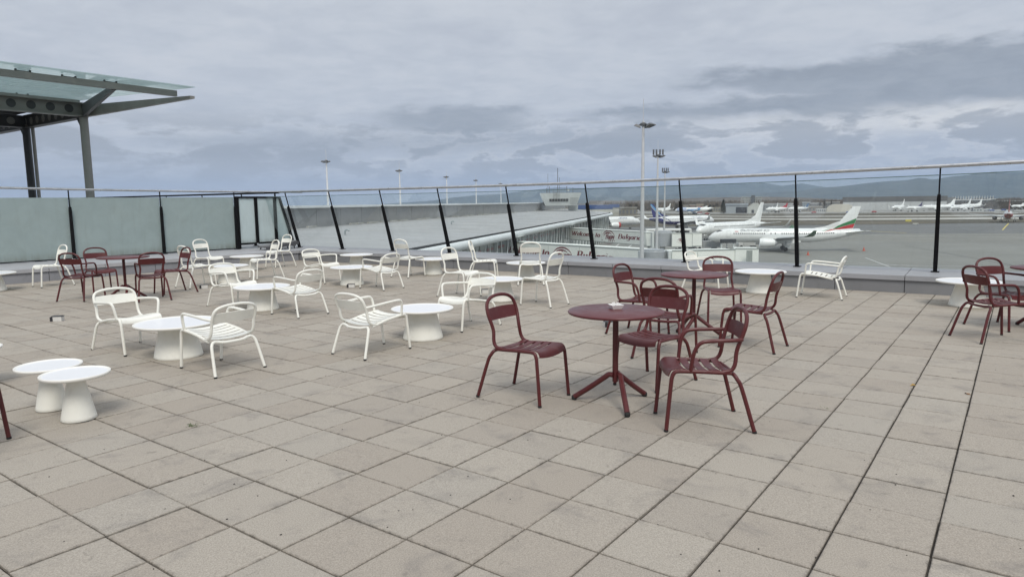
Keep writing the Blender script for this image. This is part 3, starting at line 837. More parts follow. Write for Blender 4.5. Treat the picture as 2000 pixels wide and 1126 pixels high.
def line(name, a, b, w, m, z=.03):
    a, b = Vector(a[:2]), Vector(b[:2]); d = (b - a).normalized(); n_ = Vector((-d.y, d.x)) * w / 2
    return tag(MB().add([(*(a - n_), APR + z), (*(b - n_), APR + z), (*(b + n_), APR + z), (*(a + n_), APR + z)], [(0, 1, 2, 3)]).build(name, m, smooth=False, fix=False), kind='structure')
line('taxi_line', gz(1958, 449), gz(1970, 436), .5, LINEY)
line('taxi_line', gz(1700, 459), gz(2060, 465), .7, LINEW, .034)
line('stand_line', gz(1197, 486), gz(1218, 469), .35, LINEW); line('stand_line', gz(1223, 486), gz(1246, 469), .35, LINEW)
line('stand_line', gz(1560, 506), gz(1990, 532), .25, LINEW); line('stand_line', gz(1690, 503), gz(1745, 524), .25, LINEW, .034)
line('stand_line', gz(1770, 480), gz(2000, 522), .3, mat('tyre_mark', (.12, .12, .118), .9), .026)
line('service_lane', gz(1480, 512.5), gz(2060, 524), .35, LINEW, .038)
line('taxi_line', gz(1640, 448), gz(1770, 455), .8, LINEY, .042)

# ------------------------------------------------------------------ mountains
def ridge(name, prof, Y, m, thick):
    """a hill range: crest heights traced along its bearing, with flanks and spurs"""
    rnd = random.Random(Y); crest = []
    xs = [p[0] for p in prof]
    n = 150; x0, x1 = xs[0], xs[-1]
    for i in range(n + 1):
        px = x0 + (x1 - x0) * i / n
        for (a, b) in zip(prof[:-1], prof[1:]):
            if a[0] <= px <= b[0]: py = a[1] + (b[1] - a[1]) * (px - a[0]) / (b[0] - a[0]); break
        p = at(px, py, Y); crest.append((p.x, p.z))
    rows = []
    steps = 9
    for j in range(-steps, steps + 1):
        row = []
        for i, (x, z) in enumerate(crest):
            f = 1 - abs(j) / steps
            prof_f = f ** 1.25
            w = .5 + .5 * math.sin(i * .55 + j * .35 + math.sin(i * .21) * 2)
            zz = APR - 5 + (z - APR + 5) * prof_f * (1 if j == 0 else (.84 + .16 * w)) + rnd.uniform(-1, 1) * .012 * (z - APR) * (1 if j else .5)
            row.append((x * (1 + j * thick / Y / steps), Y + j * thick / steps, zz))
        rows.append(row)
    m_ = MB(); nc = len(crest)
    m_.add([p for r in rows for p in r], [(a * nc + b, a * nc + b + 1, (a + 1) * nc + b + 1, (a + 1) * nc + b) for a in range(len(rows) - 1) for b in range(nc - 1)])
    return tag(m_.build(name, m, ang=180), kind='structure')
MTN = mat('mountain_forest', (.05, .06, .045), .95, var=.35, vscale=.004, dirt=((.10, .09, .07), .5), dscale=.002)
ridge('mountain_range', [(700, 402), (850, 391), (890, 385), (930, 381), (975, 379), (1040, 371), (1090, 366), (1140, 367), (1200, 365), (1250, 366), (1300, 362), (1345, 361), (1400, 361), (1440, 357), (1470, 359), (1490, 357), (1530, 363), (1566, 358), (1600, 364), (1660, 370), (1760, 374), (2100, 374), (2300, 380), (2700, 384)], 11500, MTN, 2200)
ridge('mountain_range', [(900, 400), (1150, 388), (1300, 380), (1420, 380), (1500, 376), (1560, 373), (1600, 367), (1640, 364), (1692, 358), (1720, 355), (1748, 353), (1775, 352), (1790, 347), (1808, 348), (1822, 351), (1854, 345), (1885, 342), (1915, 338), (1946, 335), (1965, 337), (2000, 336), (2060, 333), (2150, 338), (2300, 345), (2600, 366), (2900, 384)], 8200, MTN, 1800)

# ------------------------------------------------------------------ pen lettering (serif italic and script), drawn as strokes
def arcp(cx, cy, rx, ry, a0, a1, n=10):
    return [(cx + rx * math.cos(R_(a0 + (a1 - a0) * i / n)), cy + ry * math.sin(R_(a0 + (a1 - a0) * i / n))) for i in range(n + 1)]
GL_ = {
    'W': (1.12, [[(.0, 1), (.16, 1)], [(.08, 1), (.30, 0)], [(.30, 0), (.55, .95)], [(.42, 1), (.60, 1)], [(.52, 1), (.74, 0)], [(.74, 0), (1.0, .98)], [(.90, 1), (1.10, 1)]]),
    'e': (.50, [[(.06, .36), (.42, .38)] + arcp(.25, .34, .18, .32, 10, 330)]),
    'l': (.26, [[(.02, 1.04), (.12, 1.04), (.12, .02), (.22, .02)]]),
    'c': (.46, [arcp(.25, .33, .18, .33, 45, 320)]),
    'o': (.54, [arcp(.26, .33, .19, .33, 0, 360, 16)]),
    'm': (.88, [[(.0, .62), (.10, .62), (.10, .0)], [(.10, .42)] + arcp(.25, .45, .14, .20, 160, 0, 6) + [(.39, 0)], [(.39, .42)] + arcp(.54, .45, .14, .20, 160, 0, 6) + [(.68, .02), (.78, .04)]]),
    't': (.34, [[(.14, .88), (.14, .10)] + arcp(.22, .10, .08, .10, 180, 300, 5), [(.02, .62), (.27, .62)]]),
    'B': (.74, [[(.0, 1), (.14, 1), (.14, 0), (.0, 0)], [(.14, 1), (.36, 1)] + arcp(.36, .77, .20, .23, 80, -90, 8) + [(.14, .54)], [(.36, .54)] + arcp(.38, .27, .25, .27, 85, -90, 8) + [(.14, 0)]]),
    'u': (.58, [[(.0, .62), (.09, .62), (.09, .2)] + arcp(.23, .18, .14, .18, 180, 350, 7), [(.40, .64), (.40, .02), (.50, .02)]]),
    'g': (.58, [arcp(.25, .36, .18, .28, 0, 360, 14), [(.43, .62), (.43, -.10)] + arcp(.25, -.12, .18, .18, 0, -160, 7)]),
    'a': (.56, [arcp(.24, .30, .18, .30, 30, 360, 14), [(.42, .62), (.42, .02), (.52, .02)]]),
    'r': (.44, [[(.0, .62), (.10, .62), (.10, 0)], [(.10, .38)] + arcp(.28, .42, .17, .22, 170, 50, 6)]),
    'i': (.26, [[(.02, .62), (.11, .62), (.11, .02), (.21, .02)], [(.10, .86), (.13, .90)]]),
}
SCRIPT = {
    'H': (.66, [[(.10, 1.0), (.16, .5), (.0, 0)], [(.58, 1.06), (.50, .5), (.42, 0)], [(-.12, .46), (.30, .60), (.62, .54)]]),
    'a': (.46, [arcp(.20, .26, .16, .24, 20, 380, 10), [(.36, .48), (.33, .1), (.46, .04)]]),
    'p': (.48, [[(.10, .50), (.02, -.42)], [(.08, .2)] + arcp(.24, .26, .16, .22, 170, -150, 9)]),
    'y': (.48, [[(.06, .50), (.10, .18), (.24, .10), (.40, .50)], [(.40, .50), (.26, -.10), (.06, -.40)]]),
}
def pen(text, font, x0, y0, size, slant=.20, thick=.20, thin=.075, nib=90, track=0.0, angle=0.0):
    """list of strokes; each a list of (left point, right point) pairs in text space"""
    out = []; x = x0
    for ch in text:
        if ch == ' ': x += .36 * size; continue
        w, strokes = font[ch]
        for st_ in strokes:
            pts = [Vector((x + (px + slant * py) * size, y0 + py * size)) for px, py in st_]
            rib = []
            for i, p in enumerate(pts):
                d = pts[min(i + 1, len(pts) - 1)] - pts[max(i - 1, 0)]
                if d.length < 1e-6: d = Vector((1, 0))
                d.normalize()
                wd = (thin + (thick - thin) * abs(math.sin(math.atan2(d.y, d.x) - R_(90 - nib))) ** 1.6) * size
                nn = Vector((-d.y, d.x)) * wd / 2
                rib.append((p + nn, p - nn))
            out.append(rib)
        x += (w + track) * size
    if angle:
        c, s = math.cos(angle), math.sin(angle)
        rot = lambda p: Vector((x0 + (p.x - x0) * c - (p.y - y0) * s, y0 + (p.x - x0) * s + (p.y - y0) * c))
        out = [[(rot(a), rot(b)) for a, b in rib] for rib in out]
    return out, x
def ribbon_arc(cx, cy, rx, ry, a0, a1, w0, w1, n=22):
    rib = []
    for i in range(n + 1):
        t = i / n; a = R_(a0 + (a1 - a0) * t); w = w0 + (w1 - w0) * math.sin(math.pi * t)
        rib.append((Vector((cx + (rx + w / 2) * math.cos(a), cy + (ry + w / 2) * math.sin(a))), Vector((cx + (rx - w / 2) * math.cos(a), cy + (ry - w / 2) * math.sin(a)))))
    return rib
def strokes_mesh(name, ribs, m, parent, org, ux, uy, nrm):
    """lay the strokes on a plane through org, each a hair in front of the one before"""
    mb = MB()
    for q, rib in enumerate(ribs):
        off = .012 + .0012 * (q % 24)
        vs = [org + ux * p.x + uy * p.y + nrm * off for pr in rib for p in pr]
        mb.add(vs, [(2 * i, 2 * i + 1, 2 * i + 3, 2 * i + 2) for i in range(len(rib) - 1)])
    return mb.build(name, m, parent, smooth=False, fix=False)
def font_mesh(name, text, size, bold=0.0, shear=0.0, space=1.0):
    cu = bpy.data.curves.new(name, 'FONT'); cu.body = text; cu.size = size; cu.shear = shear; cu.offset = bold; cu.space_character = space; cu.resolution_u = 3
    o = bpy.data.objects.new(name, cu); COL.objects.link(o)
    dg = bpy.context.evaluated_depsgraph_get(); dg.update()
    me = bpy.data.meshes.new_from_object(o.evaluated_get(dg))
    bpy.data.objects.remove(o); bpy.data.curves.remove(cu)
    return me
RED = mat('sign_red', (.17, .012, .022), .5)
def emblem(parent, c, ux, uy, nrm, w):
    """restaurant emblem: two roof arcs, script word, small curved line beneath; w = full width"""
    R = w / 2 * .86; ribs = []; c = c - uy * (.05 * R)
    ribs.append(ribbon_arc(0, -.28 * R, R, .72 * R, 30, 150, .03 * R, .10 * R))
    ribs.append(ribbon_arc(-.04 * R, -.30 * R, .80 * R, .58 * R, 48, 150, .03 * R, .11 * R))
    s, x1 = pen('Happy', SCRIPT, 0, 0, .40 * R, slant=.42, thick=.24, thin=.13, nib=70)
    ww = x1
    s, _ = pen('Happy', SCRIPT, -.40 * R * .95 * 1.62 * .72, -.26 * R, .50 * R, slant=.42, thick=.23, thin=.13, nib=70, track=.0, angle=R_(3))
    ribs += s
    for dxy in ((-.92 * R, -.36 * R), (.90 * R, -.34 * R)):
        ribs.append([(Vector((dxy[0] - .05 * R, dxy[1] + .04 * R)), Vector((dxy[0] - .05 * R, dxy[1] - .04 * R))), (Vector((dxy[0] + .05 * R, dxy[1] + .04 * R)), Vector((dxy[0] + .05 * R, dxy[1] - .04 * R)))])
    e = strokes_mesh('emblem', ribs, RED, parent, c, ux, uy, nrm)
    mb = MB()
    word = 'RESTAURANTS'
    for i, ch in enumerate(word):
        me = font_mesh('letter', ch, .16 * R, bold=.006 * R)
        a = R_(-90 + (i - 5) * 10.2); px, py = math.cos(a) * .82 * R, math.sin(a) * .34 * R - .34 * R
        th = (i - 5) * .045
        vs = []
        for v in me.vertices:
            x, y = v.co.x - .05 * R, v.co.y
            X = px + x * math.cos(th) - y * math.sin(th); Y = py + x * math.sin(th) + y * math.cos(th)
            vs.append(c + ux * X + uy * Y + nrm * .012)
        mb.add(vs, [tuple(p.vertices) for p in me.polygons]); bpy.data.meshes.remove(me)
    mb.build('small_lettering', RED, e, smooth=False, fix=False)
    return e

# ------------------------------------------------------------------ pier roof, clerestory wall, facade
pier = thing('pier_building', 'long airport pier with a broad grey roof and white tubular eave', 'building')
FD = Vector((.2330, .9725, 0)); FN = Vector((-.9725, .2330, 0)); F0 = Vector((-9.2, 62, 0)); V0 = Vector((-31, 95, 0))
ROOFM = mat('pier_roof_membrane', (.36, .365, .368), .6, var=.06, vscale=.15, dirt=((.32, .325, .325), .6), dscale=.09)
ZF, ZV = -2.5, -1.5
def zat(p): return p
fp = [F0 + FD * s for s in (-34, 20, 60, 100, 140, 165, 180, 195)] + [Vector((38.6, 270, 0)), Vector((38.4, 300, 0)), Vector((36, 328, 0)), Vector((32, 345, 0))]
vp = [V0 + FD * s for s in (-60, -10, 30, 70, 110, 140, 165, 190, 210, 224, 236, 244)]
rows = []
for q in range(5):
    f = q / 4
    rows.append([(a.x + (b.x - a.x) * f, a.y + (b.y - a.y) * f, ZF + (ZV - ZF) * f + .30 * math.sin(math.pi * f)) for a, b in zip(fp, vp)])
mb = MB(); n_ = len(fp)
mb.add([p for r in rows for p in r], [(a * n_ + b, a * n_ + b + 1, (a + 1) * n_ + b + 1, (a + 1) * n_ + b) for a in range(4) for b in range(n_ - 1)])
roof_o = mb.build('roof', ROOFM, pier, ang=60)
mb = MB()
tot = 260
for q in range(66):                                            # standing seams across the roof
    t_ = q / 66 * (n_ - 1.001); i = int(t_); fr = t_ - i
    pa = [Vector(rows[j][i]) * (1 - fr) + Vector(rows[j][i + 1]) * fr + Vector((0, 0, .006)) for j in range(5)]
    if q % 2: mb.tube(pa, .012, 4)
tag(mb.build('roof_seam', mat('roof_seam_metal', (.36, .365, .365), .6), roof_o), kind='stuff')
eave = MB().tube([p + Vector((.25, -.05, ZF - .42)) for p in fp[:9]], .50, 14).build('eave_tube', mat('white_eave', (.74, .77, .77), .4, var=.04, vscale=.3), pier)
MB().tube([p + Vector((-.25, .05, ZF + .10)) for p in fp[:9]], .14, 6).build('gutter', BLACK, pier)
# clerestory wall above the roof
WALLM = mat('clerestory_panel', (.30, .305, .305), .55, var=.05, vscale=.3, dirt=((.16, .165, .165), .4), dscale=.12)
s0 = -60
while s0 < 243:
    s1 = min(s0 + 7.6, 244)
    a, b = V0 + FD * (s0 + .06), V0 + FD * (s1 - .06)
    MB().prism([(p.x, p.y) for p in (a - FN * .1, b - FN * .1, b + FN * .3, a + FN * .3)][::1], -2.6, 1.32).build('wall_panel', WALLM, pier, smooth=False)
    s0 = s1
a, b = V0 + FD * -60, V0 + FD * 244
MB().prism([(p.x, p.y) for p in (a + FN * .2, b + FN * .2, b + FN * 24, a + FN * 24)], -11.5, 1.30).build('upper_block', mat('joint_grey', (.12, .125, .13), .6), pier, smooth=False)
MB().prism([(p.x, p.y) for p in (a - FN * .7, b - FN * .7, b + FN * 24.5, a + FN * 24.5)], 1.34, 1.66).build('roof_edge', mat('white_eave', (.6, .64, .65)), pier, smooth=False)
mb = MB()
for q in range(46):                                            # debris, cable trays and low flashing in the valley
    s = random.uniform(-10, 238); p = V0 + FD * s - FN * random.uniform(.5, 1.4)
    mb.box((p.x, p.y, ZV + .16), (.35, random.uniform(1.0, 4.5), .22), rot=-math.atan2(FD.x, FD.y))
tag(mb.build('valley_tray', mat('pale_flashing', (.42, .42, .39), .6, var=.2, vscale=.5), pier, smooth=False), kind='stuff')
def roof_pipe(px, py, h, lab):
    # vents standing on the roof plane
    p = on_z(px, py, -1.75)
    o = MB().tube(curve_pts([p, p + Vector((0, 0, h * .6)), p + Vector((h * .12, 0, h * .9)), p + Vector((h * .5, 0, h)), p + Vector((h * .85, 0, h * .82))], 5), h * .17, 10).build('roof_vent', mat('vent_metal', (.32, .36, .37), .4, .3))
    return tag(o, lab, 'vent')
roof_pipe(674, 459, .62, 'gooseneck roof vent on the grey pier roof behind the second railing post')
roof_pipe(882, 438, .55, 'thin bent roof pipe on the grey pier roof near the wall')
# facade under the eave: glazed wall with leaning white struts
FACG = mat('facade_glass', (.30, .345, .335), .12, 0, var=.10, vscale=.2)
FACM = mat('facade_mullion', (.14, .15, .15), .5)
STRUT = mat('strut_white', (.62, .65, .64), .45)
s = -30
while s < 186:
    a, b = F0 + FD * (s + .08) + FN * 1.4, F0 + FD * (s + 3.52) + FN * 1.4
    for z0, z1 in ((-5.7, -3.0), (-8.6, -5.8), (-11.45, -8.7)):
        MB().prism([(p.x, p.y) for p in (a, b, b + FN * .12, a + FN * .12)], z0, z1).build('facade_pane', FACG, pier, smooth=False)
    s += 3.6
mb = MB()
for q in range(61):
    p = F0 + FD * (-30 + 3.6 * q) + FN * 1.42; mb.box((p.x, p.y, -7.2), (.16, .12, 8.6), rot=-math.atan2(FD.x, FD.y))
for z in (-5.75, -8.65):
    a, b = F0 + FD * -30 + FN * 1.45, F0 + FD * 186 + FN * 1.45
    mb.tube([(a.x, a.y, z), (b.x, b.y, z)], .07, 4)
mb.build('mullion', FACM, pier, smooth=False)
for q in range(37):
    base_ = F0 + FD * (-30 + 6 * q) + FN * .2
    t0 = base_ + FD * -2.3 - FN * .1; t1 = base_ + FD * 2.0 - FN * .1
    for tp in (t0, t1):
        MB().tube([(base_.x, base_.y, APR), (tp.x, tp.y, ZF - .7)], .085, 6).build('strut', STRUT, pier)
bandm = mat('red_window_strip', (.20, .05, .05), .5)
for q in range(22):
    a = F0 + FD * (20 + 6.2 * q) + FN * 1.28
    MB().box((a.x, a.y, -4.5), (.05, 3.3, .35), rot=-math.atan2(FD.x, FD.y)).build('red_strip', bandm, pier, smooth=False)

# control room on the pier end
ct = thing('control_tower', 'pale flared control room with a dark window band and antennas above the pier end', 'tower', tuple(at(1094, 398, 270) * 1), 0)
ct.location.z = 0
cm = mat('tower_panel', (.52, .55, .545), .5, var=.05, vscale=.4)
def quad(w0, w1, d0, d1, z0, z1, xo=0.0):
    return [[(sx * w0 + xo, sy * d0, z0) for sx, sy in ((-1, -1), (1, -1), (1, 1), (-1, 1))], [(sx * w1 + xo, sy * d1, z1) for sx, sy in ((-1, -1), (1, -1), (1, 1), (-1, 1))]]
MB().loft(quad(6.0, 7.7, 4.5, 5.5, .4, 5.2)).build('body', cm, ct, smooth=False)
for q in range(7):
    w = MB().box((-4.0 + q * 1.05, -5.06, 2.5), (.92, .12, .95)).build('window', mat('dark_glass', (.03, .035, .04), .1), ct, smooth=False)
mb = MB()
for z in (3.6, 4.1, 4.6, 5.2, 5.7): mb.box((-1.8 + .0, -5.9, z), (2.2, .06, .08))
for x in (-2.9, -1.8, -.7): mb.box((x, -5.95, 4.4), (.08, .06, 2.8))
mb.build('grille', mat('grey_grille', (.22, .23, .23), .5), ct, smooth=False)
MB().loft(quad(1.6, 1.9, 1.4, 1.6, -2.4, .6, 5.0)).build('stair_block', cm, ct, smooth=False)
mb = MB()
for q in range(9): mb.box((3.6 + q * .36, -5.3, 2.0), (.05, .05, 2.6))
for z in (.9, 2.0, 3.3): mb.box((5.0, -5.3, z), (3.2, .05, .06))
mb.build('balcony_rail', mat('grey_grille', (.22, .23, .23), .5), ct, smooth=False)
for q, (x, h, r0) in enumerate([(-5.2, 2.0, .09), (-4.7, 7.5, .05), (-4.1, 2.6, .09), (-2.4, 1.6, .07), (-.9, 9.5, .11), (-.2, 6.0, .06), (2.6, 2.6, .10), (5.0, 2.0, .09)]):
    MB().tube([(x, 0, 5.15), (x, 0, 5.2 + h)], r0, 6).build('antenna', mat('antenna_dark', (.10, .10, .11), .5), ct)
MB().lathe([(.01, -.45), (.4, -.3), (.5, 0), (.4, .35), (.01, .5)], 14, (3.2, 0, 6.3)).build('radome', cm, ct)
mb = MB()
for q in range(15): mb.box((-7.5 + q * 1.07, -5.3, 5.75), (.05, .05, 1.1))
mb.box((0, -5.3, 6.3), (15, .05, .06)); mb.build('roof_rail', mat('grey_grille', (.22, .23, .23), .5), ct, smooth=False)

# ------------------------------------------------------------------ jet bridges
BRM = mat('bridge_panel', (.87, .89, .84), .5, var=.03, vscale=.4, dirt=((.70, .73, .67), .3), dscale=.25)
BRD = mat('bridge_trim', (.33, .36, .34), .5)
CYL = mat('rotunda_metal', (.44, .46, .48), .38, .35, var=.05, vscale=.5)
ZB = -4.1
def tunnel(root, A, B, zt, h, wd, name='tunnel', m=BRM, seam=None, toward=None):
    """box tunnel whose camera-side face runs from A to B (plan)"""
    A, B = Vector((A.x, A.y, 0)), Vector((B.x, B.y, 0)); d = (B - A).normalized(); nn = Vector((d.y, -d.x, 0))
    if nn.dot(-A) < 0: nn = -nn
    poly = [(p.x, p.y) for p in (A, B, B - nn * wd, A - nn * wd)]
    area = sum(poly[i][0] * poly[(i + 1) % 4][1] - poly[(i + 1) % 4][0] * poly[i][1] for i in range(4))
    if area < 0: poly = poly[::-1]
    o = MB().prism(poly, zt - h, zt).build(name, m, root, smooth=False)
    L = (B - A).length
    tr = MB()
    for (z, th, pr) in ((zt + .03, .12, .05), (zt - h - .02, .16, .04)):
        a, b = A + nn * pr, B + nn * pr
        pl = [(p.x, p.y) for p in (a, b, b - nn * .2, a - nn * .2)]
        if area < 0: pl = pl[::-1]
        tr.prism(pl, z - th / 2, z + th / 2)
    tr.build('edge_trim', BRD, o, smooth=False)
    if seam:
        sm_ = MB()
        for q in range(1, int(L / seam)):
            p = A + d * (q * seam) + nn * .004
            sm_.box((p.x, p.y, zt - h / 2), (.05, .02, h - .3), rot=math.atan2(d.y, d.x))
        sm_.build('panel_joint', BRD, o, smooth=False)
    return o, d, nn, L
def legs_under(root, c, d, zt):
    for s in (-1, 1):
        p = c + Vector((-d.y, d.x, 0)) * s * 1.3
        MB().tube([(p.x, p.y, APR + .5), (p.x, p.y, zt)], .17, 8).build('support_leg', mat('dark_machinery', (.09, .095, .1), .5), root)
    w = MB()
    for s in (-1.7, 1.7):
        for q in (-.55, .55):
            p = c + Vector((-d.y, d.x, 0)) * s + d * q
            mt = Matrix((( d.x, -d.y, 0), (d.y, d.x, 0), (0, 0, 1)))
            vs = MB().lathe([(.30, -.15), (.5, -.14), (.5, .14), (.30, .15)], 16).v
            r2 = Matrix.Rotation(R_(90), 3, 'X')
            t_ = MB().lathe([(.30, -.15), (.5, -.14), (.5, .14), (.30, .15)], 16, (p.x, p.y, APR + .5), mtx=mt @ r2)
            t_.build('wheel', RUBBER, root)
    MB().box((c.x, c.y, APR + .75), (1.2, 3.2, .5), rot=math.atan2(d.y, d.x)).build('axle_box', mat('dark_machinery', (.09, .095, .1)), root, smooth=False)
def welcome(root, A, d, nn, line_at, x_w, x_emb, x_emb2, x_b, x_b2, zbase, cap):
    """the painted line along a tunnel side: Welcome to, emblem, Bulgaria"""
    ux, uy = d, Vector((0, 0, 1)); org = Vector((A.x, A.y, zbase))
    s0 = line_at(x_w)
    rib, x1 = pen('Welcome to', GL_, 0, 0, 1.0)
    sc = (line_at(x_emb) - s0 - .35) / x1
    rib, x1 = pen('Welcome to', GL_, s0, 0, 1.0)
    rib = [[(Vector((s0 + (p.x - s0) * sc, p.y * cap)), Vector((s0 + (q_.x - s0) * sc, q_.y * cap))) for p, q_ in r] for r in rib]
    strokes_mesh('lettering', rib, RED, root, org, ux, uy, nn)
    ea, eb = line_at(x_emb), line_at(x_emb2)
    emblem(root, Vector((A.x, A.y, zbase + cap * .52)) + d * ((ea + eb) / 2), ux * 1.0, uy, nn, eb - ea)
    s0 = line_at(x_b)
    rib, x1 = pen('Bulgaria', GL_, 0, 0, 1.0); sc = (line_at(x_b2) - s0) / x1
    rib = [[(Vector((s0 + p.x * sc, p.y * cap)), Vector((s0 + q_.x * sc, q_.y * cap))) for p, q_ in r] for r in rib]
    strokes_mesh('lettering', rib, RED, root, org, ux, uy, nn)

# near bridge
jb = thing('jet_bridge', 'near pale green jet bridge with red welcome lettering close behind the parapet', 'jet bridge', group='passenger jet bridges')
A, B = on_z(966, 470.5, ZB), on_z(1257, 488, ZB)
o, d, nn, L = tunnel(jb, A, B, ZB, 2.75, 3.0, seam=6.3)
MB().prism([(A.x - .2, A.y + .1), (A.x + .3, A.y - 1.0), (A.x + 3.0, A.y + 2.4), (A.x - 2.6, A.y + 6)], APR, ZB + .1).build('end_tower', mat('bridge_grey_green', (.30, .35, .33), .5), jb, smooth=False)
welcome(jb, A, d, nn, lambda px: along(px, 480, A, d), 988, 1075, 1122, 1125, 1196, -5.78, 1.02)
c = on_z(1282, 492, ZB); c = c + Vector((0, 1.4, 0))
rot_ = MB().lathe([(1.35, -2.9), (1.35, 0), (1.2, .08), (1.2, .22), (.4, .3), (.01, .32)], 32, (c.x, c.y, ZB)).build('rotunda', CYL, jb, ang=40)
MB().tube([(c.x, c.y, APR), (c.x, c.y, ZB - 2.9)], .45, 14).build('column', mat('dark_machinery', (.09, .095, .1)), jb)
for dx_ in (-1.62, 1.62):
    MB().box((c.x + dx_, c.y - .3, ZB - 1.45), (.32, 1.6, 3.0)).build('door_jamb', STRUT, jb, smooth=False)
A2, B2 = on_z(1313, 490, ZB), on_z(1436, 487.5, ZB)
o2, d2, nn2, L2 = tunnel(jb, A2, B2, ZB, 2.6, 2.8, seam=3.1)
A3 = at(1436, 487, B2.y - .15); A3 = Vector((A3.x, A3.y, 0)); B3 = on_z(1482, 487, ZB + .05)
tunnel(jb, Vector((A3.x + .02, A3.y, 0)), B3, ZB + .12, 2.9, 3.3, name='cabin', seam=1.5)
bx = MB()
for q in range(4):
    p = on_z(1459 + q * 3, 487, ZB + .1); bx.box((p.x, p.y - .08, ZB - 1.35), (.12, .14, 2.7))
bx.build('canopy_fold', BRD, jb, smooth=False)
e0, e1 = along(1366, 490, A2, d2), along(1402, 490, A2, d2)
emblem(jb, Vector((A2.x, A2.y, ZB - 1.25)) + d2 * ((e0 + e1) / 2), d2, Vector((0, 0, 1)), nn2, e1 - e0)
legs_under(jb, Vector((B2.x - 2, B2.y + 1.3, 0)), d2, ZB - 2.6)
# far bridge
jf = thing('jet_bridge', 'far pale green jet bridge with red welcome lettering, ending at a silver drum', 'jet bridge', group='passenger jet bridges')
Af, Bf = on_z(1093, 444.3, ZB), on_z(1262, 453.8, ZB)
o, d, nn, L = tunnel(jf, Af, Bf, ZB, 2.45, 3.0, seam=9)
welcome(jf, Af, d, nn, lambda px: along(px, 460, Af, d), 1116, 1173.5, 1204, 1206.5, 1253, -5.62, .92)
c = on_z(1298, 455, ZB) + Vector((0, 1.5, 0))
MB().lathe([(1.75, -2.5), (1.75, 0), (1.6, .1), (1.6, .25), (.5, .35), (.01, .38)], 32, (c.x, c.y, ZB + .05)).build('rotunda', CYL, jf, ang=40)
MB().tube([(c.x, c.y, APR), (c.x, c.y, ZB - 2.5)], .5, 14).build('column', STRUT, jf)
for dx_ in (-2.0, 2.0):
    MB().box((c.x + dx_, c.y - .3, ZB - 1.3), (.4, 1.8, 2.8)).build('door_jamb', STRUT, jf, smooth=False)
A2, B2 = at(1263, 454, 128), at(1284, 454, 127)
tunnel(jf, A2, B2, ZB, 2.45, 2.8)
A2, B2 = at(1313, 455, 124.5), at(1352, 456, 124)
o2, d2, nn2, L2 = tunnel(jf, A2, B2, ZB, 2.4, 2.8, seam=2.2)
tunnel(jf, Vector((B2.x + .03, B2.y - .15, 0)), at(1371, 458, 123.7), ZB + .02, 2.3, 3.2, name='cabin', seam=1.2)
e0, e1 = along(1321, 465, A2, d2), along(1339, 465, A2, d2)
emblem(jf, Vector((A2.x, A2.y, ZB - 1.2)) + d2 * ((e0 + e1) / 2), d2, Vector((0, 0, 1)), nn2, e1 - e0)
legs_under(jf, Vector(((A2.x + B2.x) / 2, A2.y + 1.3, 0)), d2, ZB - 2.4)
legs_under(jf, on_z(1270, 478, ZB - 2.4) * 1 + Vector((0, 1.5, 0)), d2, ZB - 2.45)

# stand display board on two poles
p = at(1422, 470.5, 108)
vd = thing('display_board', 'dark blank docking display board on two pale poles before the white aircraft nose', 'display board', (p.x, p.y, APR), 0)
hz = p.z - APR
MB().box((0, 0, hz), (2.45, .35, .62)).build('screen', mat('dark_board', (.03, .034, .04), .35), vd, smooth=False)
for x in (-1.0, .9): MB().tube([(x, .1, 0), (x, .1, hz - .31)], .14, 8).build('pole', STRUT, vd)

# ------------------------------------------------------------------ light masts
POLE = mat('mast_steel', (.58, .59, .60), .5, .15, var=.04)
LAMPM = mat('lamp_housing', (.10, .105, .11), .5)
def mast(x, y, h, label, head=1.0, turn=0.0, panels=False):
    t = thing('light_mast', label, 'light mast', (x, y, APR), turn, 'floodlight masts on the apron')
    MB().tube([(0, 0, 0), (0, 0, h * .45), (0, 0, h)], [.30, .23, .13], 12).build('pole', POLE, t)
    MB().lathe([(.28, 0), (.34, .05), (.34, .22), (.26, .28), (.14, .34)], 14, (0, 0, h - .45)).build('head_ring', LAMPM, t)
    MB().tube([(0, 0, h - .1), (0, 0, h + 2.3 * head)], .03, 5).build('lightning_rod', POLE, t)
    for (a, r) in ((0, .85), (30, 1.0), (-30, .95), (62, .75), (190, .62)):
        a = R_(a); mt = Euler((R_(22), 0, a - math.pi / 2)).to_matrix()
        p = Vector((math.cos(a) * r * head, math.sin(a) * r * head, h - .55))
        f = MB().loft([[mt @ Vector((sx * .34 * head, sy * .36 * head, 0)) + p for sx, sy in ((-1, -1), (1, -1), (1, 1), (-1, 1))], [mt @ Vector((sx * .2, sy * .2, .24)) + p for sx, sy in ((-1, -1), (1, -1), (1, 1), (-1, 1))]]).build('floodlight', LAMPM, t, smooth=False)
        MB().tube([(math.cos(a) * .3, math.sin(a) * .3, h - .3), p + Vector((0, 0, .12))], .05, 5).build('bracket', LAMPM, f)
    for s in (-.75, -.25, .35, .85) if panels else (): MB().box((s, 0, h + .25), (.26, .16, .9)).build('obstruction_light', LAMPM, t, smooth=False)
    return t
def mast_px(px, py_top, Y, label, **kw):
    p = at(px, py_top, Y); return mast(p.x, p.y, p.z - APR, label, **kw)
mast_px(1256.5, 237, 74, 'tallest pale light mast, standing before the near jet bridge', turn=R_(-25))
mast_px(1285, 300, 120, 'second light mast, right of the tallest one, passing the far jet bridge', turn=R_(0), panels=True)
mast_px(1299, 333, 188, 'third and shortest light mast in the row right of the tallest', turn=R_(10), panels=True)
mast_px(637, 311, 124, 'leftmost light mast rising behind the pier roof', head=.75, turn=R_(200))
mast_px(780, 330, 161, 'second light mast from the left behind the pier roof', head=.75, turn=R_(190))
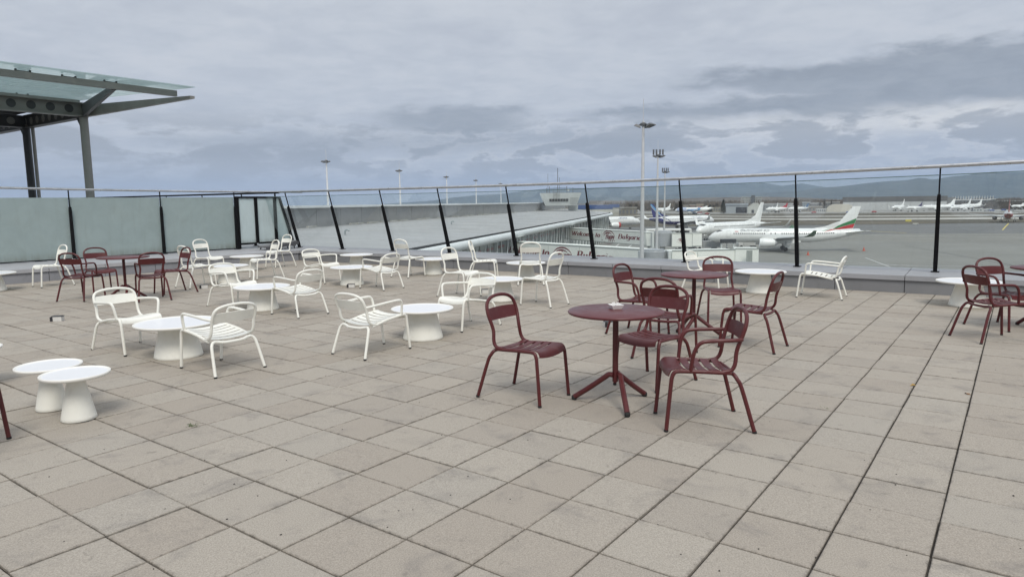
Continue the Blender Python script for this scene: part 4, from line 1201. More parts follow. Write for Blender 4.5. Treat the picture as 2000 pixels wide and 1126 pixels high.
mast_px(872, 343, 204, 'third light mast from the left behind the pier roof', head=.75, turn=R_(190))
mast_px(929.5, 350, 242, 'fourth light mast from the left behind the pier roof', head=.75, turn=R_(190))
mast_px(978, 357, 288, 'farthest light mast, its head just over the railing left of the control room', head=.75, turn=R_(190))

# ------------------------------------------------------------------ aircraft
ACW = mat('aircraft_white', (.84, .85, .84), .25, coat=.3, var=.015, vscale=.4)
ACG = mat('aircraft_grey', (.42, .44, .45), .35)
ACD = mat('aircraft_dark', (.03, .033, .04), .3)
TYRE = mat('tyre', (.02, .02, .02), .8)
GREEN, REDP, NAVY, SKYB = mat('paint_green', (.03, .21, .07), .35), mat('paint_red', (.50, .035, .045), .35), mat('paint_navy', (.022, .026, .16), .3), mat('paint_sky_blue', (.12, .34, .62), .3)
class Plane:
    """local frame: nose at the origin, +x aft, z up from the ground"""
    def __init__(s, name, label, nose, tail, L, R, zc, group='airliners on the airfield', main=ACW, tailm=None, finm=None, far=False, engm=None, gear=True, winglet=True, fin_h=None, four=False):
        s.L, s.R, s.zc = L, R, zc
        d = Vector((tail[0] - nose[0], tail[1] - nose[1]))
        t = s.t = thing(name, label, 'airliner', (nose[0], nose[1], APR + .02), math.atan2(d.y, d.x), group)
        seg = 14 if far else 28
        st_ = [0, .004, .012, .025, .045, .07, .10, .135, .3, .5, .66, .74, .82, .89, .95, .985, 1]
        rings = [[s.pt(f * L, 2 * math.pi * j / seg, 0) for j in range(seg)] for f in st_]
        s.body = MB().loft(rings).build('fuselage', main, t, ang=60)
        # cockpit glazing
        s.patch('cockpit_window', ACD, .047 * L, .074 * L, -38, 38, .02, flare=.55)
        for a in (1, -1):
            s.wing(a, far, winglet)
            s.tailplane(a)
            e = MB()
            es, ey_, ez, er, el_ = .325 * L, a * .152 * L, zc - R * .92, .0295 * L, .098 * L
            prof = [(er * .80, 0.25), (er * .92, .02), (er, .30), (er * 1.02, el_ * .35), (er * .92, el_ * .8), (er * .72, el_), (er * .66, el_)]
            eng = MB().lathe(prof, 12 if far else 24, (es, ey_, ez), axis='X').build('engine', engm or main, t)
            MB().lathe([(.001, .28), (er * .82, .26), (er * .80, .30), (.001, .5)], 12 if far else 20, (es, ey_, ez), axis='X').build('fan', ACD, eng)
            if not far:
                MB().lathe([(er * .62, el_ - .05), (er * .42, el_ + .55), (.05, el_ + .9)], 16, (es, ey_, ez), axis='X').build('exhaust', ACG, eng)
            MB().loft([[(es + .3, ey_ - .12, ez + er * .9), (es + .3, ey_ + .12, ez + er * .9), (es + el_ * 1.2, ey_ + .12, ez + er * .9), (es + el_ * 1.2, ey_ - .12, ez + er * .9)], [(es + .9, ey_ - .1, ez + er + .5), (es + .9, ey_ + .1, ez + er + .5), (es + el_ * 1.3, ey_ + .1, ez + er + .5), (es + el_ * 1.3, ey_ - .1, ez + er + .5)]]).build('pylon', main, eng, smooth=False)
        s.fin(finm or main, fin_h)
        MB().loft([[(.36 * L, -.8 * R, zc - R * .96), (.36 * L, .8 * R, zc - R * .96), (.36 * L, .8 * R, zc - .3 * R), (.36 * L, -.8 * R, zc - .3 * R)], [(.42 * L, -R, zc - R * 1.16), (.42 * L, R, zc - R * 1.16), (.42 * L, R, zc - .3 * R), (.42 * L, -R, zc - .3 * R)], [(.52 * L, -R, zc - R * 1.16), (.52 * L, R, zc - R * 1.16), (.52 * L, R, zc - .3 * R), (.52 * L, -R, zc - .3 * R)], [(.60 * L, -.7 * R, zc - R * .96), (.60 * L, .7 * R, zc - R * .96), (.60 * L, .7 * R, zc - .3 * R), (.60 * L, -.7 * R, zc - .3 * R)]]).build('belly_fairing', main, t, ang=80)
        if gear:
            for (gx, gy, wr) in ((.125 * L, 0, .36), (.50 * L, 2.9, .55), (.50 * L, -2.9, .55)):
                g = MB().tube([(gx, gy, wr), (gx, gy, zc - R * .75)], .13, 8).build('landing_gear', ACG, t)
                for w in (-.42, .42):
                    MB().lathe([(wr * .5, -.16), (wr, -.14), (wr, .14), (wr * .5, .16)], 16, (gx, gy + w, wr), mtx=Matrix.Rotation(R_(90), 3, 'X')).build('wheel', TYRE, g)
                if gy: MB().box((gx + .5, gy + (.5 if gy > 0 else -.5), wr + .75), (1.3, .06, .9)).build('gear_door', main, g, smooth=False)
    def prof(s, x):
        L, R = s.L, s.R; ln, tl = .135 * L, .66 * L
        if x < ln:
            q = 1 - x / ln; return R * max(1 - q ** 2.1, 0) ** .60 if x > 0 else .02, s.zc - .38 * R * q ** 1.7
        if x > tl:
            q = (x - tl) / (L - tl); return max(R * (1 - q ** 1.55 * .93), .1), s.zc + R * .58 * q ** 1.5
        return R, s.zc
    def pt(s, x, a, off):
        r, c = s.prof(x); r += off
        return Vector((x, r * math.sin(a), c + r * 1.03 * math.cos(a)))
    def patch(s, name, m, x0, x1, a0, a1, off=.015, flare=0.0, nx=6, na=10, xs=None, parent=None):
        g = []
        for i in range(nx + 1):
            row = []
            for j in range(na + 1):
                a = a0 + (a1 - a0) * j / na
                xx0 = x0 + flare * (abs(a) / 38) ** 2; xx1 = x1 + flare * 1.3 * (abs(a) / 38) ** 2
                x = xx0 + (xx1 - xx0) * i / nx if xs is None else xs(i / nx, j / na)
                row.append(s.pt(x, R_(a), off))
            g.append(row)
        return MB().plate(g, .012).build(name, m, parent or s.t, ang=60)
    def wing(s, a, far, winglet):
        L, R, zc = s.L, s.R, s.zc
        def sec(x0, ch, y, z, th):
            return [(x0, y, z), (x0 + ch * .12, y, z + th * .55), (x0 + ch * .4, y, z + th * .62), (x0 + ch, y, z + .02), (x0 + ch * .4, y, z - th * .42), (x0 + ch * .1, y, z - th * .40)]
        z0 = zc - R * .62; sp = .455 * L
        S = [sec(.335 * L, .215 * L, a * R * .5, z0, .95), sec(.36 * L, .19 * L, a * R * 1.05, z0 + .06, .85), sec(.445 * L, .105 * L, a * sp * .40, z0 + sp * .26 * .10 + .3, .5), sec(.56 * L, .05 * L, a * sp * .96, z0 + sp * .96 * .095, .2)]
        if a > 0: S = [list(reversed(q)) for q in S]
        w = MB().loft(S).build('wing', ACG if s.R and not far and s.greywing else ACW, s.t, ang=40)
        if winglet:
            zt = z0 + sp * .96 * .095
            T = [sec(.56 * L, .05 * L, a * sp * .96, zt, .18), sec(.573 * L, .045 * L, a * sp * .99, zt + .25, .14), sec(.588 * L, .033 * L, a * sp * 1.03, zt + s.wlh * .5, .1), sec(.606 * L, .018 * L, a * sp * 1.06, zt + s.wlh, .06)]
            if a > 0: T = [list(reversed(q)) for q in T]
            s.wl = MB().loft(T).build('winglet', s.wlm, w, ang=40)
        return w
    greywing = True
    wlh = 2.3
    wlm = ACW
    def tailplane(s, a):
        L, R = s.L, s.R; z = s.zc + R * .38
        sec = lambda x0, ch, y, zz, th: [(x0, y, zz), (x0 + ch * .35, y, zz + th), (x0 + ch, y, zz), (x0 + ch * .35, y, zz - th)]
        S = [sec(.865 * L, .105 * L, a * .2, z, .25), sec(.93 * L, .065 * L, a * .10 * L, z + .45, .13), sec(.963 * L, .040 * L, a * .165 * L, z + .75, .07)]
        if a > 0: S = [list(reversed(q)) for q in S]
        MB().loft(S).build('tailplane', ACW, s.t, ang=40)
    def finpt(s, u, v):
        """u 0..1 leading to trailing edge, v 0 root .. 1 tip"""
        L, R = s.L, s.R; zr = s.zc + R * .80; zt = s.ztop
        le = (.795 + .125 * (v if v < 0 else v ** .92)) * L; te = (.925 + .045 * v) * L
        return le + (te - le) * u, zr + (zt - zr) * v
    def fin(s, m, fin_h):
        s.ztop = fin_h or (s.zc + s.R * 4.3); L = s.L
        def ring(v, th):
            r = []
            for u, w in ((0, 0), (.25, 1), (.6, .8), (1, .05), (.6, -.8), (.25, -1)):
                x, z = s.finpt(u, v); r.append((x, w * th, z))
            return r
        s.finobj = MB().loft([ring(0, .34), ring(.3, .28), ring(.65, .2), ring(1, .12)]).build('tail_fin', m, s.t, ang=50)
        zr = s.zc + s.R * .95
        MB().loft([[(.66 * L, -.02, zr), (.66 * L, .02, zr), (.66 * L, .02, zr + .02), (.66 * L, -.02, zr + .02)], [(.75 * L, -.1, zr - .1), (.75 * L, .1, zr - .1), (.75 * L, .06, zr + .55), (.75 * L, -.06, zr + .55)], [(.84 * L, -.28, zr - .4), (.84 * L, .28, zr - .4), (.84 * L, .2, zr + 1.9), (.84 * L, -.2, zr + 1.9)]]).build('dorsal_fin', m, s.t, ang=60)
    def stripe(s, name, m, quads):
        """painted stripe on both fin faces; quads = list of ((u,v) lower, (u,v) upper) along the stripe"""
        for sd_ in (-1, 1):
            g = []
            for lo, hi in quads:
                row = []
                for f in (0, .5, 1):
                    u = lo[0] + (hi[0] - lo[0]) * f; v = lo[1] + (hi[1] - lo[1]) * f
                    x, z = s.finpt(u, v); th = .34 - .22 * v
                    row.append((x, sd_ * (th * min(1.0, 1.02 if u < .6 else 1.02 - .78 * (u - .6) / .4) + .035), z))
                g.append(row)
            MB().plate(g, .012).build(name, m, s.finobj, smooth=False)
    def windows(s, x0, x1, n, skip=(), zf=.30, w=.26, h=.36):
        for sd_ in (-1, 1):
            mb = MB()
            for q in range(n):
                if q in skip: continue
                x = x0 + (x1 - x0) * q / (n - 1)
                a = sd_ * math.acos(zf)
                p = s.pt(x, a, .012); nn = Vector((0, math.sin(a), math.cos(a))); tz = Vector((0, -math.cos(a) * sd_, math.sin(a) * sd_)) * sd_
                ux = Vector((1, 0, 0))
                mb.add([p - ux * w / 2 - tz * h / 2, p + ux * w / 2 - tz * h / 2, p + ux * w / 2 + tz * h / 2, p - ux * w / 2 + tz * h / 2], [(0, 1, 2, 3)])
            tag(mb.build('cabin_window', ACD, s.body, smooth=False), kind='stuff')
    def doors(s, xs):
        for sd_ in (-1, 1):
            mb = MB()
            for x in xs:
                for (dx0, dx1, a0, a1) in ((-.45, -.41, 48, 100), (.41, .45, 48, 100), (-.45, .45, 47, 48.5), (-.45, .45, 99, 100.5)):
                    g = [[s.pt(x + dx0 + (dx1 - dx0) * i, R_(sd_ * (a0 + (a1 - a0) * j / 4)), .012) for j in range(5)] for i in range(2)]
                    mb.plate(g, .006)
            mb.build('door_outline', ACG, s.body, smooth=False)
    def title(s, text, x0, size, side, m, zf=.52, shear=.15, bold=.0, stretch=1.0):
        """side -1 port (reads nose to tail), +1 starboard (reads tail to nose)"""
        me = font_mesh('title', text, size, bold, shear); vs = []
        r, c = s.prof(s.L * .3)
        for v in me.vertices:
            x = x0 + v.co.x * stretch if side < 0 else x0 - v.co.x * stretch
            a = math.acos(zf) - v.co.y / r
            vs.append(s.pt(x, side * a, .02))
        mb = MB().add(vs, [tuple(p.vertices) for p in me.polygons]); bpy.data.meshes.remove(me)
        return mb.build('lettering', m, s.body, smooth=False, fix=False)

# national carrier jet with flag tail, in front
Plane.wlm = mat('winglet_green', (.05, .12, .07), .4); Plane.wlh = 1.5
nose, tail = at(1383.5, 466, 184), at(1689, 455, 174.5)
pl = Plane('airliner', 'white jet with green and red striped tail fin, parked behind the display board', nose, tail, 38.0, 1.78, 3.95, fin_h=11.3)
pl.windows(6.4, 30.5, 46, skip=(15, 16, 18, 20, 21))
pl.doors([5.0, 31.8])
pl.stripe('green_stripe', GREEN, [((.02, .02), (.02, .05)), ((.12, .06), (.10, .17)), ((.35, .14), (.32, .28)), ((.65, .22), (.62, .38)), ((.985, .28), (.985, .49))])
pl.stripe('red_stripe', REDP, [((.03, -.08), (.03, .0)), ((.18, -.02), (.15, .05)), ((.40, .03), (.37, .13)), ((.68, .06), (.66, .20)), ((.985, .08), (.985, .265))])
for sd_ in (-1, 1):
    pl.patch('red_stripe', REDP, 0, 1, sd_ * 20, sd_ * 62, .02, xs=lambda i, j: pl.L * (.80 - .055 * j + (.035 - .03 * j) * i))
    pl.patch('green_stripe', GREEN, 0, 1, sd_ * 18, sd_ * 56, .022, xs=lambda i, j: pl.L * (.783 - .055 * j + (.016 - .012 * j) * i))
pl.title('българия ер', 7.9, 1.22, -1, mat('title_grey', (.20, .21, .23), .4), zf=.58, shear=.25, bold=.012, stretch=.98)
pl.patch('red_swoosh', REDP, 6.6, 7.5, -57, -51, .02)
# all white jet behind it
Plane.wlm = ACW; Plane.wlh = 2.3
nose, tail = at(1360.5, 452.5, 226), at(1496, 437, 250)
pl = Plane('airliner', 'plain white jet without markings behind the striped one', nose, tail, 39.0, 1.9, 3.9, fin_h=12.3)
pl.windows(7.0, 30, 44, skip=(15,)); pl.doors([5.0, 32])
# blue tailed jet
nose, tail = at(1393.5, 432.5, 337), at(1262, 428, 313)
pl = Plane('airliner', 'white jet with blue tail and dark blue belly behind the masts', nose, tail, 43.5, 1.98, 4.1, main=ACW, finm=NAVY, fin_h=11.9)
pl.patch('blue_belly', NAVY, .20 * 43.5, .80 * 43.5, 104, 256, .02, na=16, nx=10)
pl.patch('blue_belly', NAVY, .80 * 43.5, .985 * 43.5, 45, 315, .02, na=20, nx=6)
pl.patch('white_swoosh', ACW, 0, 1, 40, 105, .035, xs=lambda i, j: 43.5 * (.835 - .10 * j + .022 * i))
pl.patch('blue_swoosh', NAVY, 0, 1, 40, 108, .03, xs=lambda i, j: 43.5 * (.795 - .10 * j + .014 * i))
pl.stripe('sky_blue_stripe', SKYB, [((.0, .10), (.0, .45)), ((.35, .42), (.30, .74)), ((.70, .70), (.6, .96)), ((.97, .93), (.93, .995))])
pl.stripe('pale_stripe', ACW, [((.0, .0), (.0, .10)), ((.30, .28), (.30, .34)), ((.70, .60), (.70, .66)), ((.97, .84), (.97, .90))])
pl.windows(6, 34, 52, skip=(16, 17, 34)); pl.doors([5.2, 35])
pl.title('IndiGo', 17.5, 2.6, 1, mat('title_dots', (.34, .37, .45), .4), zf=.36, shear=0, bold=-.02)
# jet at the pier end
nose, tail = at(1251, 434, 335), at(1075, 431, 322)
pl = Plane('airliner', 'white jet with a red engine cover, half hidden by the pier end', nose, tail, 44.0, 1.98, 4.0, fin_h=8.6)
pl.windows(7, 36, 50, w=.2, h=.28); pl.doors([5.0])
pl.title('Lufthansa', 12.6, 1.25, 1, mat('title_navy', (.06, .08, .18), .4), zf=.50, shear=0, bold=.02, stretch=1.0)
MB().lathe([(.2, 13.95), (1.28, 14.0), (1.36, 14.3), (1.32, 15.0)], 20, (0, .152 * 44, 4.0 - 1.98 * .92), axis='X').build('engine_cover', mat('cover_red', (.42, .05, .05), .6), pl.t)
# jet seen from the tail, right edge
c = at(1970, 424, 346); tl_ = Vector((c.x, 346, 0)); dirn = Vector((.70, 1, 0)).normalized()
REDT = mat('tail_red', (.36, .045, .03), .4)
pl = Plane('airliner', 'jet with red tail seen straight from behind at the right edge', tl_ + dirn * 37.5, tl_, 37.5, 1.98, 3.9, finm=REDT, fin_h=11.8, winglet=True, engm=mat('cowl_maroon', (.10, .05, .055), .4))
pl.patch('red_belly', REDT, .72 * 37.5, .97 * 37.5, 75, 285, .025, na=20)
# small distant airliners
def far_plane(pn, pt_, Y0, Y1, L, label, finm=None, main=ACW, R=1.9, fin_h=11.5, grp='distant airliners across the runway', nosem=None, gear=True, tz=4.0):
    a, b = at(pn, 410, Y0), at(pt_, 410, Y1)
    p = Plane('airliner', label, a, b, L, R, 3.9, group=grp, far=True, finm=finm, main=main, fin_h=fin_h)
    if nosem: p.patch('nose_cover', nosem, .01 * L, .30 * L, -130, 130, .06, na=14)
    return p
far_plane(1857, 1921, 665, 700, 40, 'distant white jet right of the last railing post, tail to the right')
far_plane(1796, 1851, 690, 690, 36, 'distant white jet before the big hangar, tail behind the railing post', main=ACW)
far_plane(1825, 1868, 735, 748, 33, 'distant white jet with a small red mark behind the railing post', finm=ACW)
far_plane(1872, 1910, 745, 745, 26, 'distant small white jet behind the longer white one', fin_h=11)
far_plane(1770, 1797, 660, 665, 20, 'distant small jet with dark purple tail before the big hangar', finm=mat('fin_purple', (.04, .03, .12), .4), R=1.3, fin_h=9)
far_plane(1742, 1763, 705, 716, 24, 'distant white jet with a tall white tail before the hangar door', fin_h=12)
far_plane(1277, 1312, 720, 735, 26, 'distant white jet left of the masts, tail to the right', fin_h=10.5)
far_plane(1249, 1227, 700, 705, 18, 'distant small white jet left of the tallest mast', R=1.3, fin_h=7.5)
far_plane(1318, 1367, 705, 700, 38, 'distant white airframe with pale blue wrapped nose and no clear tail', nosem=mat('pale_wrap', (.45, .52, .68), .6), fin_h=6.4, R=2.3)
far_plane(1496, 1537, 700, 706, 26, 'distant jet with red tail before the low hangars', finm=mat('fin_red', (.40, .02, .04), .4), R=1.5, fin_h=9.5)
far_plane(1504, 1518, 735, 742, 14, 'distant small white jet behind the red tailed one', R=1.2, fin_h=10)
far_plane(1539, 1577, 712, 712, 22, 'distant jet with blue tail behind the railing post', finm=mat('fin_blue', (.03, .10, .22), .4), R=1.3, fin_h=9)
far_plane(1341, 1363, 668, 668, 14, 'distant small blue and white jet left of the dark hangar door', finm=SKYB, main=mat('fuselage_blue', (.14, .25, .42), .4), R=1.2, fin_h=6.5)
far_plane(1975, 2012, 690, 700, 20, 'distant small white jet behind the red tail at the right edge', R=1.1, fin_h=7)

# ------------------------------------------------------------------ hangars and far buildings
def front(px0, px1, pytop, Y):
    """left end, turn, length and top height of a facade seen square on, its middle at depth Y"""
    pm = (px0 + px1) / 2; c = at(pm, 400, Y); az_ = math.atan2(c.x, c.y); U = Vector((math.cos(az_), -math.sin(az_), 0))
    t0, t1 = along(px0, 400, c, U), along(px1, 400, c, U)
    return Vector((c.x, c.y, 0)) + U * t0, -az_, t1 - t0, at(pm, pytop, Y).z
def block(px0, px1, pytop, Y, depth, col, label, name='building', roof=None, roofcol=None, rows=0, ncol=0, bays=0, sky=False, base=APR, wcol=(.05, .055, .06), eave=.4):
    """a building whose front runs between two bearings at depth Y"""
    a, rz, L, zt = front(px0, px1, pytop, Y)
    h = zt - base
    t = thing(name, label, 'hangar' if name == 'hangar' else 'building', (a.x, a.y, base), rz)
    m = mat('wall_%d_%d_%d' % tuple(int(c * 100) for c in col), col, .75, var=.06, vscale=.08)
    hb = h - (roof or 0)
    MB().box((L / 2, depth / 2, hb / 2), (L, depth, hb)).build('wall', m, t, smooth=False)
    if roof:
        rm = mat('roof_%d_%d_%d' % tuple(int(c * 100) for c in roofcol), roofcol, .6, var=.05, vscale=.1)
        MB().box((L / 2, depth / 2 - .2, hb + roof / 2), (L + 2 * eave, depth + 2 * eave, roof)).build('roof', rm, t, smooth=False)
    for q in range(bays):
        w = L / bays
        MB().box(((q + .5) * w, -.14, hb * .47), (w - .9, .24, hb * .92)).build('door_leaf', mat('leaf_%d_%d_%d' % tuple(int(c * 104) for c in col), tuple(c * 1.05 for c in col), .7, var=.04, vscale=.2), t, smooth=False)
    if rows and ncol:
        for r in range(rows):
            for c_ in range(ncol):
                MB().box((L * (c_ + .5) / ncol, -.05, hb * (r + .6) / (rows + .2)), (L / ncol * .55, .2, hb / rows * .5)).build('window', mat('far_glass', wcol, .2), t, smooth=False)
    return t
hg = block(1646, 1849, 383.5, 760, 70, (.52, .53, .53), 'long grey hangar with pale sliding doors and a dark grey roof band', 'hangar', roof=5.2, roofcol=(.13, .13, .132), bays=9)
block(1848, 1864, 385, 775, 50, (.24, .245, .25), 'grey end block adjoining the long hangar')
# arched cream shelter
def vault(px0, px1, pytop, Y, dep, m, label, facet=10, door=True, cutl=.0):
    a, rz, L, zt = front(px0, px1, pytop, Y); h = zt - APR
    t = thing('shelter', label, 'shelter', (a.x, a.y, APR), rz)
    pts = [(L * (.5 - .5 * math.cos(math.pi * q / facet)), h * min(1, 1.12 * math.sin(math.pi * q / facet) ** .62)) for q in range(facet + 1)]
    MB().loft([[(x, y, z) for x, z in pts] for y in (0, dep)]).build('vault', m, t, ang=30)
    if door: MB().box((L * .90, -.2, h * .36), (L * .07, .6, h * .5)).build('door', mat('shelter_door', (.12, .15, .15), .6), t, smooth=False)
    return t
vault(1614, 1670, 398.8, 690, 30, mat('cream_fabric', (.60, .57, .50), .7, var=.03, vscale=.1), 'cream arched fabric shelter left of the long hangar')
gh = block(1417, 1461, 397.5, 700, 40, (.36, .39, .42), 'grey blue hangar with a dark open doorway beside the conifer', 'hangar', roof=1.8, roofcol=(.30, .33, .37))
MB().box((15.2, -.1, 3.1), (10.2, .5, 6.0)).build('door_opening', mat('open_dark', (.04, .045, .06), .8), gh, smooth=False)
# pale gabled tent
a, rz, L, zt = front(1460, 1490, 396.5, 690); h = zt - APR
t = thing('tent_hangar', 'pale gabled tent hangar with a small dark door behind the plain white tail', 'hangar', (a.x, a.y, APR), rz)
MB().loft([[(0, y, 0), (L, y, 0), (L, y, h * .55), (L * .68, y, h), (L * .36, y, h), (0, y, h * .62)] for y in (0, 25)]).build('cover', mat('pale_fabric', (.52, .53, .50), .7, var=.04, vscale=.2), t, smooth=False)
MB().box((L * .36, -.15, 1.6), (L * .17, .4, 3.2)).build('door', mat('open_dark', (.04, .045, .06)), t, smooth=False)
ab = block(1448, 1487, 384.2, 1100, 18, (.40, .40, .38), 'pale apartment block with a dark stair tower rising behind the gabled tent', rows=5, ncol=14, wcol=(.16, .17, .18))
MB().box((17.5, -1.0, 10), (5.5, 4, 20.5)).build('stair_tower', mat('dark_tower', (.10, .11, .12), .7), ab, smooth=False)
BLUER = (.03, .075, .22)
block(1128, 1196, 400.5, 600, 40, (.50, .50, .45), 'cream hangar with a deep blue roof band right of the control room', 'hangar', roof=3.4, roofcol=BLUER, bays=5)
block(1190, 1209, 399, 598, 22, (.42, .41, .36), 'cream lean-to with blue strip at the end of the blue roofed hangar', roof=2.6, roofcol=BLUER)
block(1207, 1244, 404.5, 640, 14, (.20, .18, .15), 'low brown sheds right of the blue roofed hangar', roof=.8, roofcol=(.30, .29, .26), ncol=5, rows=1)
block(1330, 1345, 400.5, 820, 20, (.36, .29, .22), 'low brick and cream houses left of the conifer', rows=2, ncol=5, roof=.6, roofcol=(.30, .29, .27))
block(1347, 1358, 400, 830, 20, (.30, .16, .12), 'red brick house with pale windows left of the conifer', rows=2, ncol=3, roof=.8, roofcol=(.40, .38, .35), wcol=(.3, .3, .3))
block(1360, 1374, 398.5, 840, 20, (.42, .38, .30), 'cream house among trees left of the conifer', rows=2, ncol=4, roof=1.2, roofcol=(.35, .28, .22))
block(1362, 1372, 403.5, 740, 8, (.40, .10, .09), 'small red shed before the cream house', roof=.6, roofcol=(.5, .2, .2))
block(1374, 1412, 404.5, 780, 10, (.26, .24, .19), 'low ochre wall building left of the conifer', ncol=8, rows=1)
block(1490, 1548, 397.2, 760, 26, (.30, .31, .32), 'long grey low hangar behind the parked red tailed jet', roof=1.6, roofcol=(.36, .37, .38), ncol=11, rows=1)
block(1520, 1560, 402, 742, 18, (.44, .42, .40), 'low pale office block behind the parked jets', rows=2, ncol=8, roof=.7, roofcol=(.5, .48, .46))
block(1560, 1606, 402.5, 735, 14, (.27, .24, .20), 'long brown brick shed left of the cream shelter', ncol=7, rows=1, roof=.9, roofcol=(.34, .31, .27))
block(1567, 1582, 394.5, 950, 22, (.28, .33, .37), 'blue grey glass office block behind the brown shed', rows=3, ncol=5, roof=.8, roofcol=(.55, .57, .58))
block(1583, 1606, 396, 930, 22, (.25, .25, .25), 'dark grey workshop behind the brown shed', rows=1, ncol=6, roof=1.4, roofcol=(.42, .42, .42))
block(1612, 1640, 394, 900, 22, (.22, .22, .215), 'grey workshop left of the long hangar roof', rows=2, ncol=6, roof=1.2, roofcol=(.40, .40, .39))
block(1594, 1616, 407.5, 700, 8, (.50, .50, .48), 'row of white containers left of the cream shelter', ncol=6, rows=1, wcol=(.3, .3, .3))
# far white terminal on the right
tb2 = block(1858, 1930, 389.5, 1000, 40, (.33, .35, .36), 'far terminal with a thin white roof and a row of white columns', roof=1.2, roofcol=(.62, .63, .62), eave=3)
for q in range(16):
    MB().box((1.5 + q * 3.2, -1.5, 12.5), (.9, .8, 4.2)).build('column', mat('white_column', (.62, .63, .62), .6), tb2, smooth=False)
block(1930, 1944, 388.2, 990, 25, (.20, .21, .22), 'dark glass hall with three white pylons right of the far terminal', roof=1.0, roofcol=(.62, .63, .62), ncol=3, rows=1, wcol=(.66, .66, .66))
block(1944, 2020, 391.5, 1020, 30, (.25, .26, .26), 'long low grey hall behind the red tail at the right edge', roof=1.4, roofcol=(.50, .52, .52))
block(1902, 1919, 407.5, 640, 8, (.48, .50, .48), 'white service hut right of the distant white jet', ncol=3, rows=1, wcol=(.2, .2, .2))
block(1926, 1938, 407, 655, 8, (.52, .53, .52), 'small white box truck shelter by the taxiway', ncol=1, rows=1, wcol=(.25, .25, .25))

# ------------------------------------------------------------------ trees
BARK = mat('bark', (.06, .05, .04), .9)
def conifer(px, pytop, Y, w, label):
    p = at(px, pytop, Y); h = p.z - APR
    t = thing('conifer_tree', label, 'tree', (p.x, p.y, APR))
    MB().tube([(0, 0, 0), (0, 0, h * .95)], [.3, .05], 7).build('trunk', BARK, t)
    m = MB(); rnd = random.Random(int(px))
    for q in range(2600):
        f = rnd.random() ** .8; z = h * (.10 + .90 * f); r = w * (1 - f) ** .8 * math.sqrt(rnd.random()) + .05; a = rnd.random() * 6.28
        c = Vector((r * math.cos(a), r * math.sin(a), z - r * .25)); s = rnd.uniform(.45, .95)
        d = Vector((math.cos(a), math.sin(a), -.35)) * s; n_ = Vector((-math.sin(a), math.cos(a), rnd.uniform(-.4, .4))) * s * .5
        m.add([c - n_, c + d, c + n_], [(0, 1, 2)])
    m.build('crown', mat('needle_green', (.016, .026, .018), .8, var=.4, vscale=1.5), t, smooth=False, fix=False)
conifer(1413, 389, 690, 3.2, 'tall dark conifer left of the grey blue hangar')
conifer(1387, 399, 770, 2.6, 'small dark conifer between the houses and the tall conifer')
conifer(1394, 401, 790, 2.2, 'smallest dark conifer close to the tall one')
def bare_tree(px, pytop, Y, w, label, dens=260, col=(.07, .06, .05)):
    p = at(px, pytop, Y); h = p.z - APR
    t = thing('bare_tree', label, 'tree', (p.x, p.y, APR))
    m = MB().tube([(0, 0, 0), (0, 0, h * .9)], [.35, .06], 6); rnd = random.Random(int(px * 7))
    m.build('trunk', BARK, t)
    m = MB()
    for q in range(dens):
        z0 = h * rnd.uniform(.15, .85); a = rnd.random() * 6.28; l = w * rnd.uniform(.4, 1) * (1.1 - z0 / h)
        b = Vector((math.cos(a) * l, math.sin(a) * l, z0 + rnd.uniform(.6, 2.2) * l * .8)); c = Vector((0, 0, z0)); s_ = Vector((.07, .03, 0))
        m.add([c - s_, c + s_, b], [(0, 1, 2)])
        for k_ in range(4):
            f = rnd.uniform(.3, 1); e = c.lerp(b, f); g = e + Vector((rnd.uniform(-1, 1), rnd.uniform(-1, 1), rnd.uniform(.2, 1.2))) * w * .25
            m.add([e - s_, e + s_, g], [(0, 1, 2)])
    m.build('crown', mat('twigs_%d' % int(px), col, .9, var=.3, vscale=.8), t, smooth=False, fix=False)
for a_ in [(1611, 386.5, 800, 3.0, 'tall bare poplar left of the long hangar'), (1624, 388, 810, 2.6, 'second bare poplar beside the long hangar roof'), (1602, 394, 770, 4.0, 'bushy bare tree behind the brown shed'),
           (1371, 402, 770, 4.0, 'round bare tree before the cream house'), (1400, 396, 840, 4.5, 'wide bare tree behind the small conifers'), (1232, 398, 690, 5, 'bare tree behind the low brown sheds'), (1243, 397, 700, 5, 'taller bare tree beside the brown sheds'), (1322, 397.5, 800, 6, 'broad bare tree left of the brick houses')]:
    bare_tree(*a_)
def wood(name, label, spots, hmin, hmax, n, col, seed, wmin=2.0, wmax=4.5):
    """a leafless wood that reads as one mass: many ragged twig clumps"""
    rnd = random.Random(seed); m = MB()
    for q in range(n):
        (x0, x1, Y0, Y1) = rnd.choice(spots)
        Y = rnd.uniform(Y0, Y1); p = at(rnd.uniform(x0, x1), 400, Y); h = rnd.uniform(hmin, hmax); w = rnd.uniform(wmin, wmax)
        for k_ in range(9):
            a = rnd.random() * 6.28; z0 = h * rnd.uniform(.05, .5); c = Vector((p.x + math.cos(a) * w * .5 * rnd.random(), p.y + math.sin(a) * w * .5, APR + z0))
            tip = c + Vector((rnd.uniform(-.5, .5) * w, rnd.uniform(-.5, .5) * w, h * rnd.uniform(.3, .55)))
            s_ = Vector((w * .22, 0, 0))
            m.add([c - s_, c + s_, tip], [(0, 1, 2)])
    return tag(m.build(name, mat('wood_' + str(seed), col, .95, var=.35, vscale=.05), smooth=False, fix=False), label, 'woods', kind='stuff')
wood('woods', 'brown leafless woodland band behind the hangars', [(1180, 1340, 900, 1250), (1330, 1660, 1000, 1900), (1330, 1620, 1000, 1500), (1640, 2100, 1050, 1700)], 7, 15, 3600, (.12, .098, .078), 11)
wood('woods', 'dark bushy scrub before the far terminal', [(1866, 2060, 760, 930), (1930, 2060, 700, 900)], 4, 10.5, 1100, (.065, .055, .045), 12)
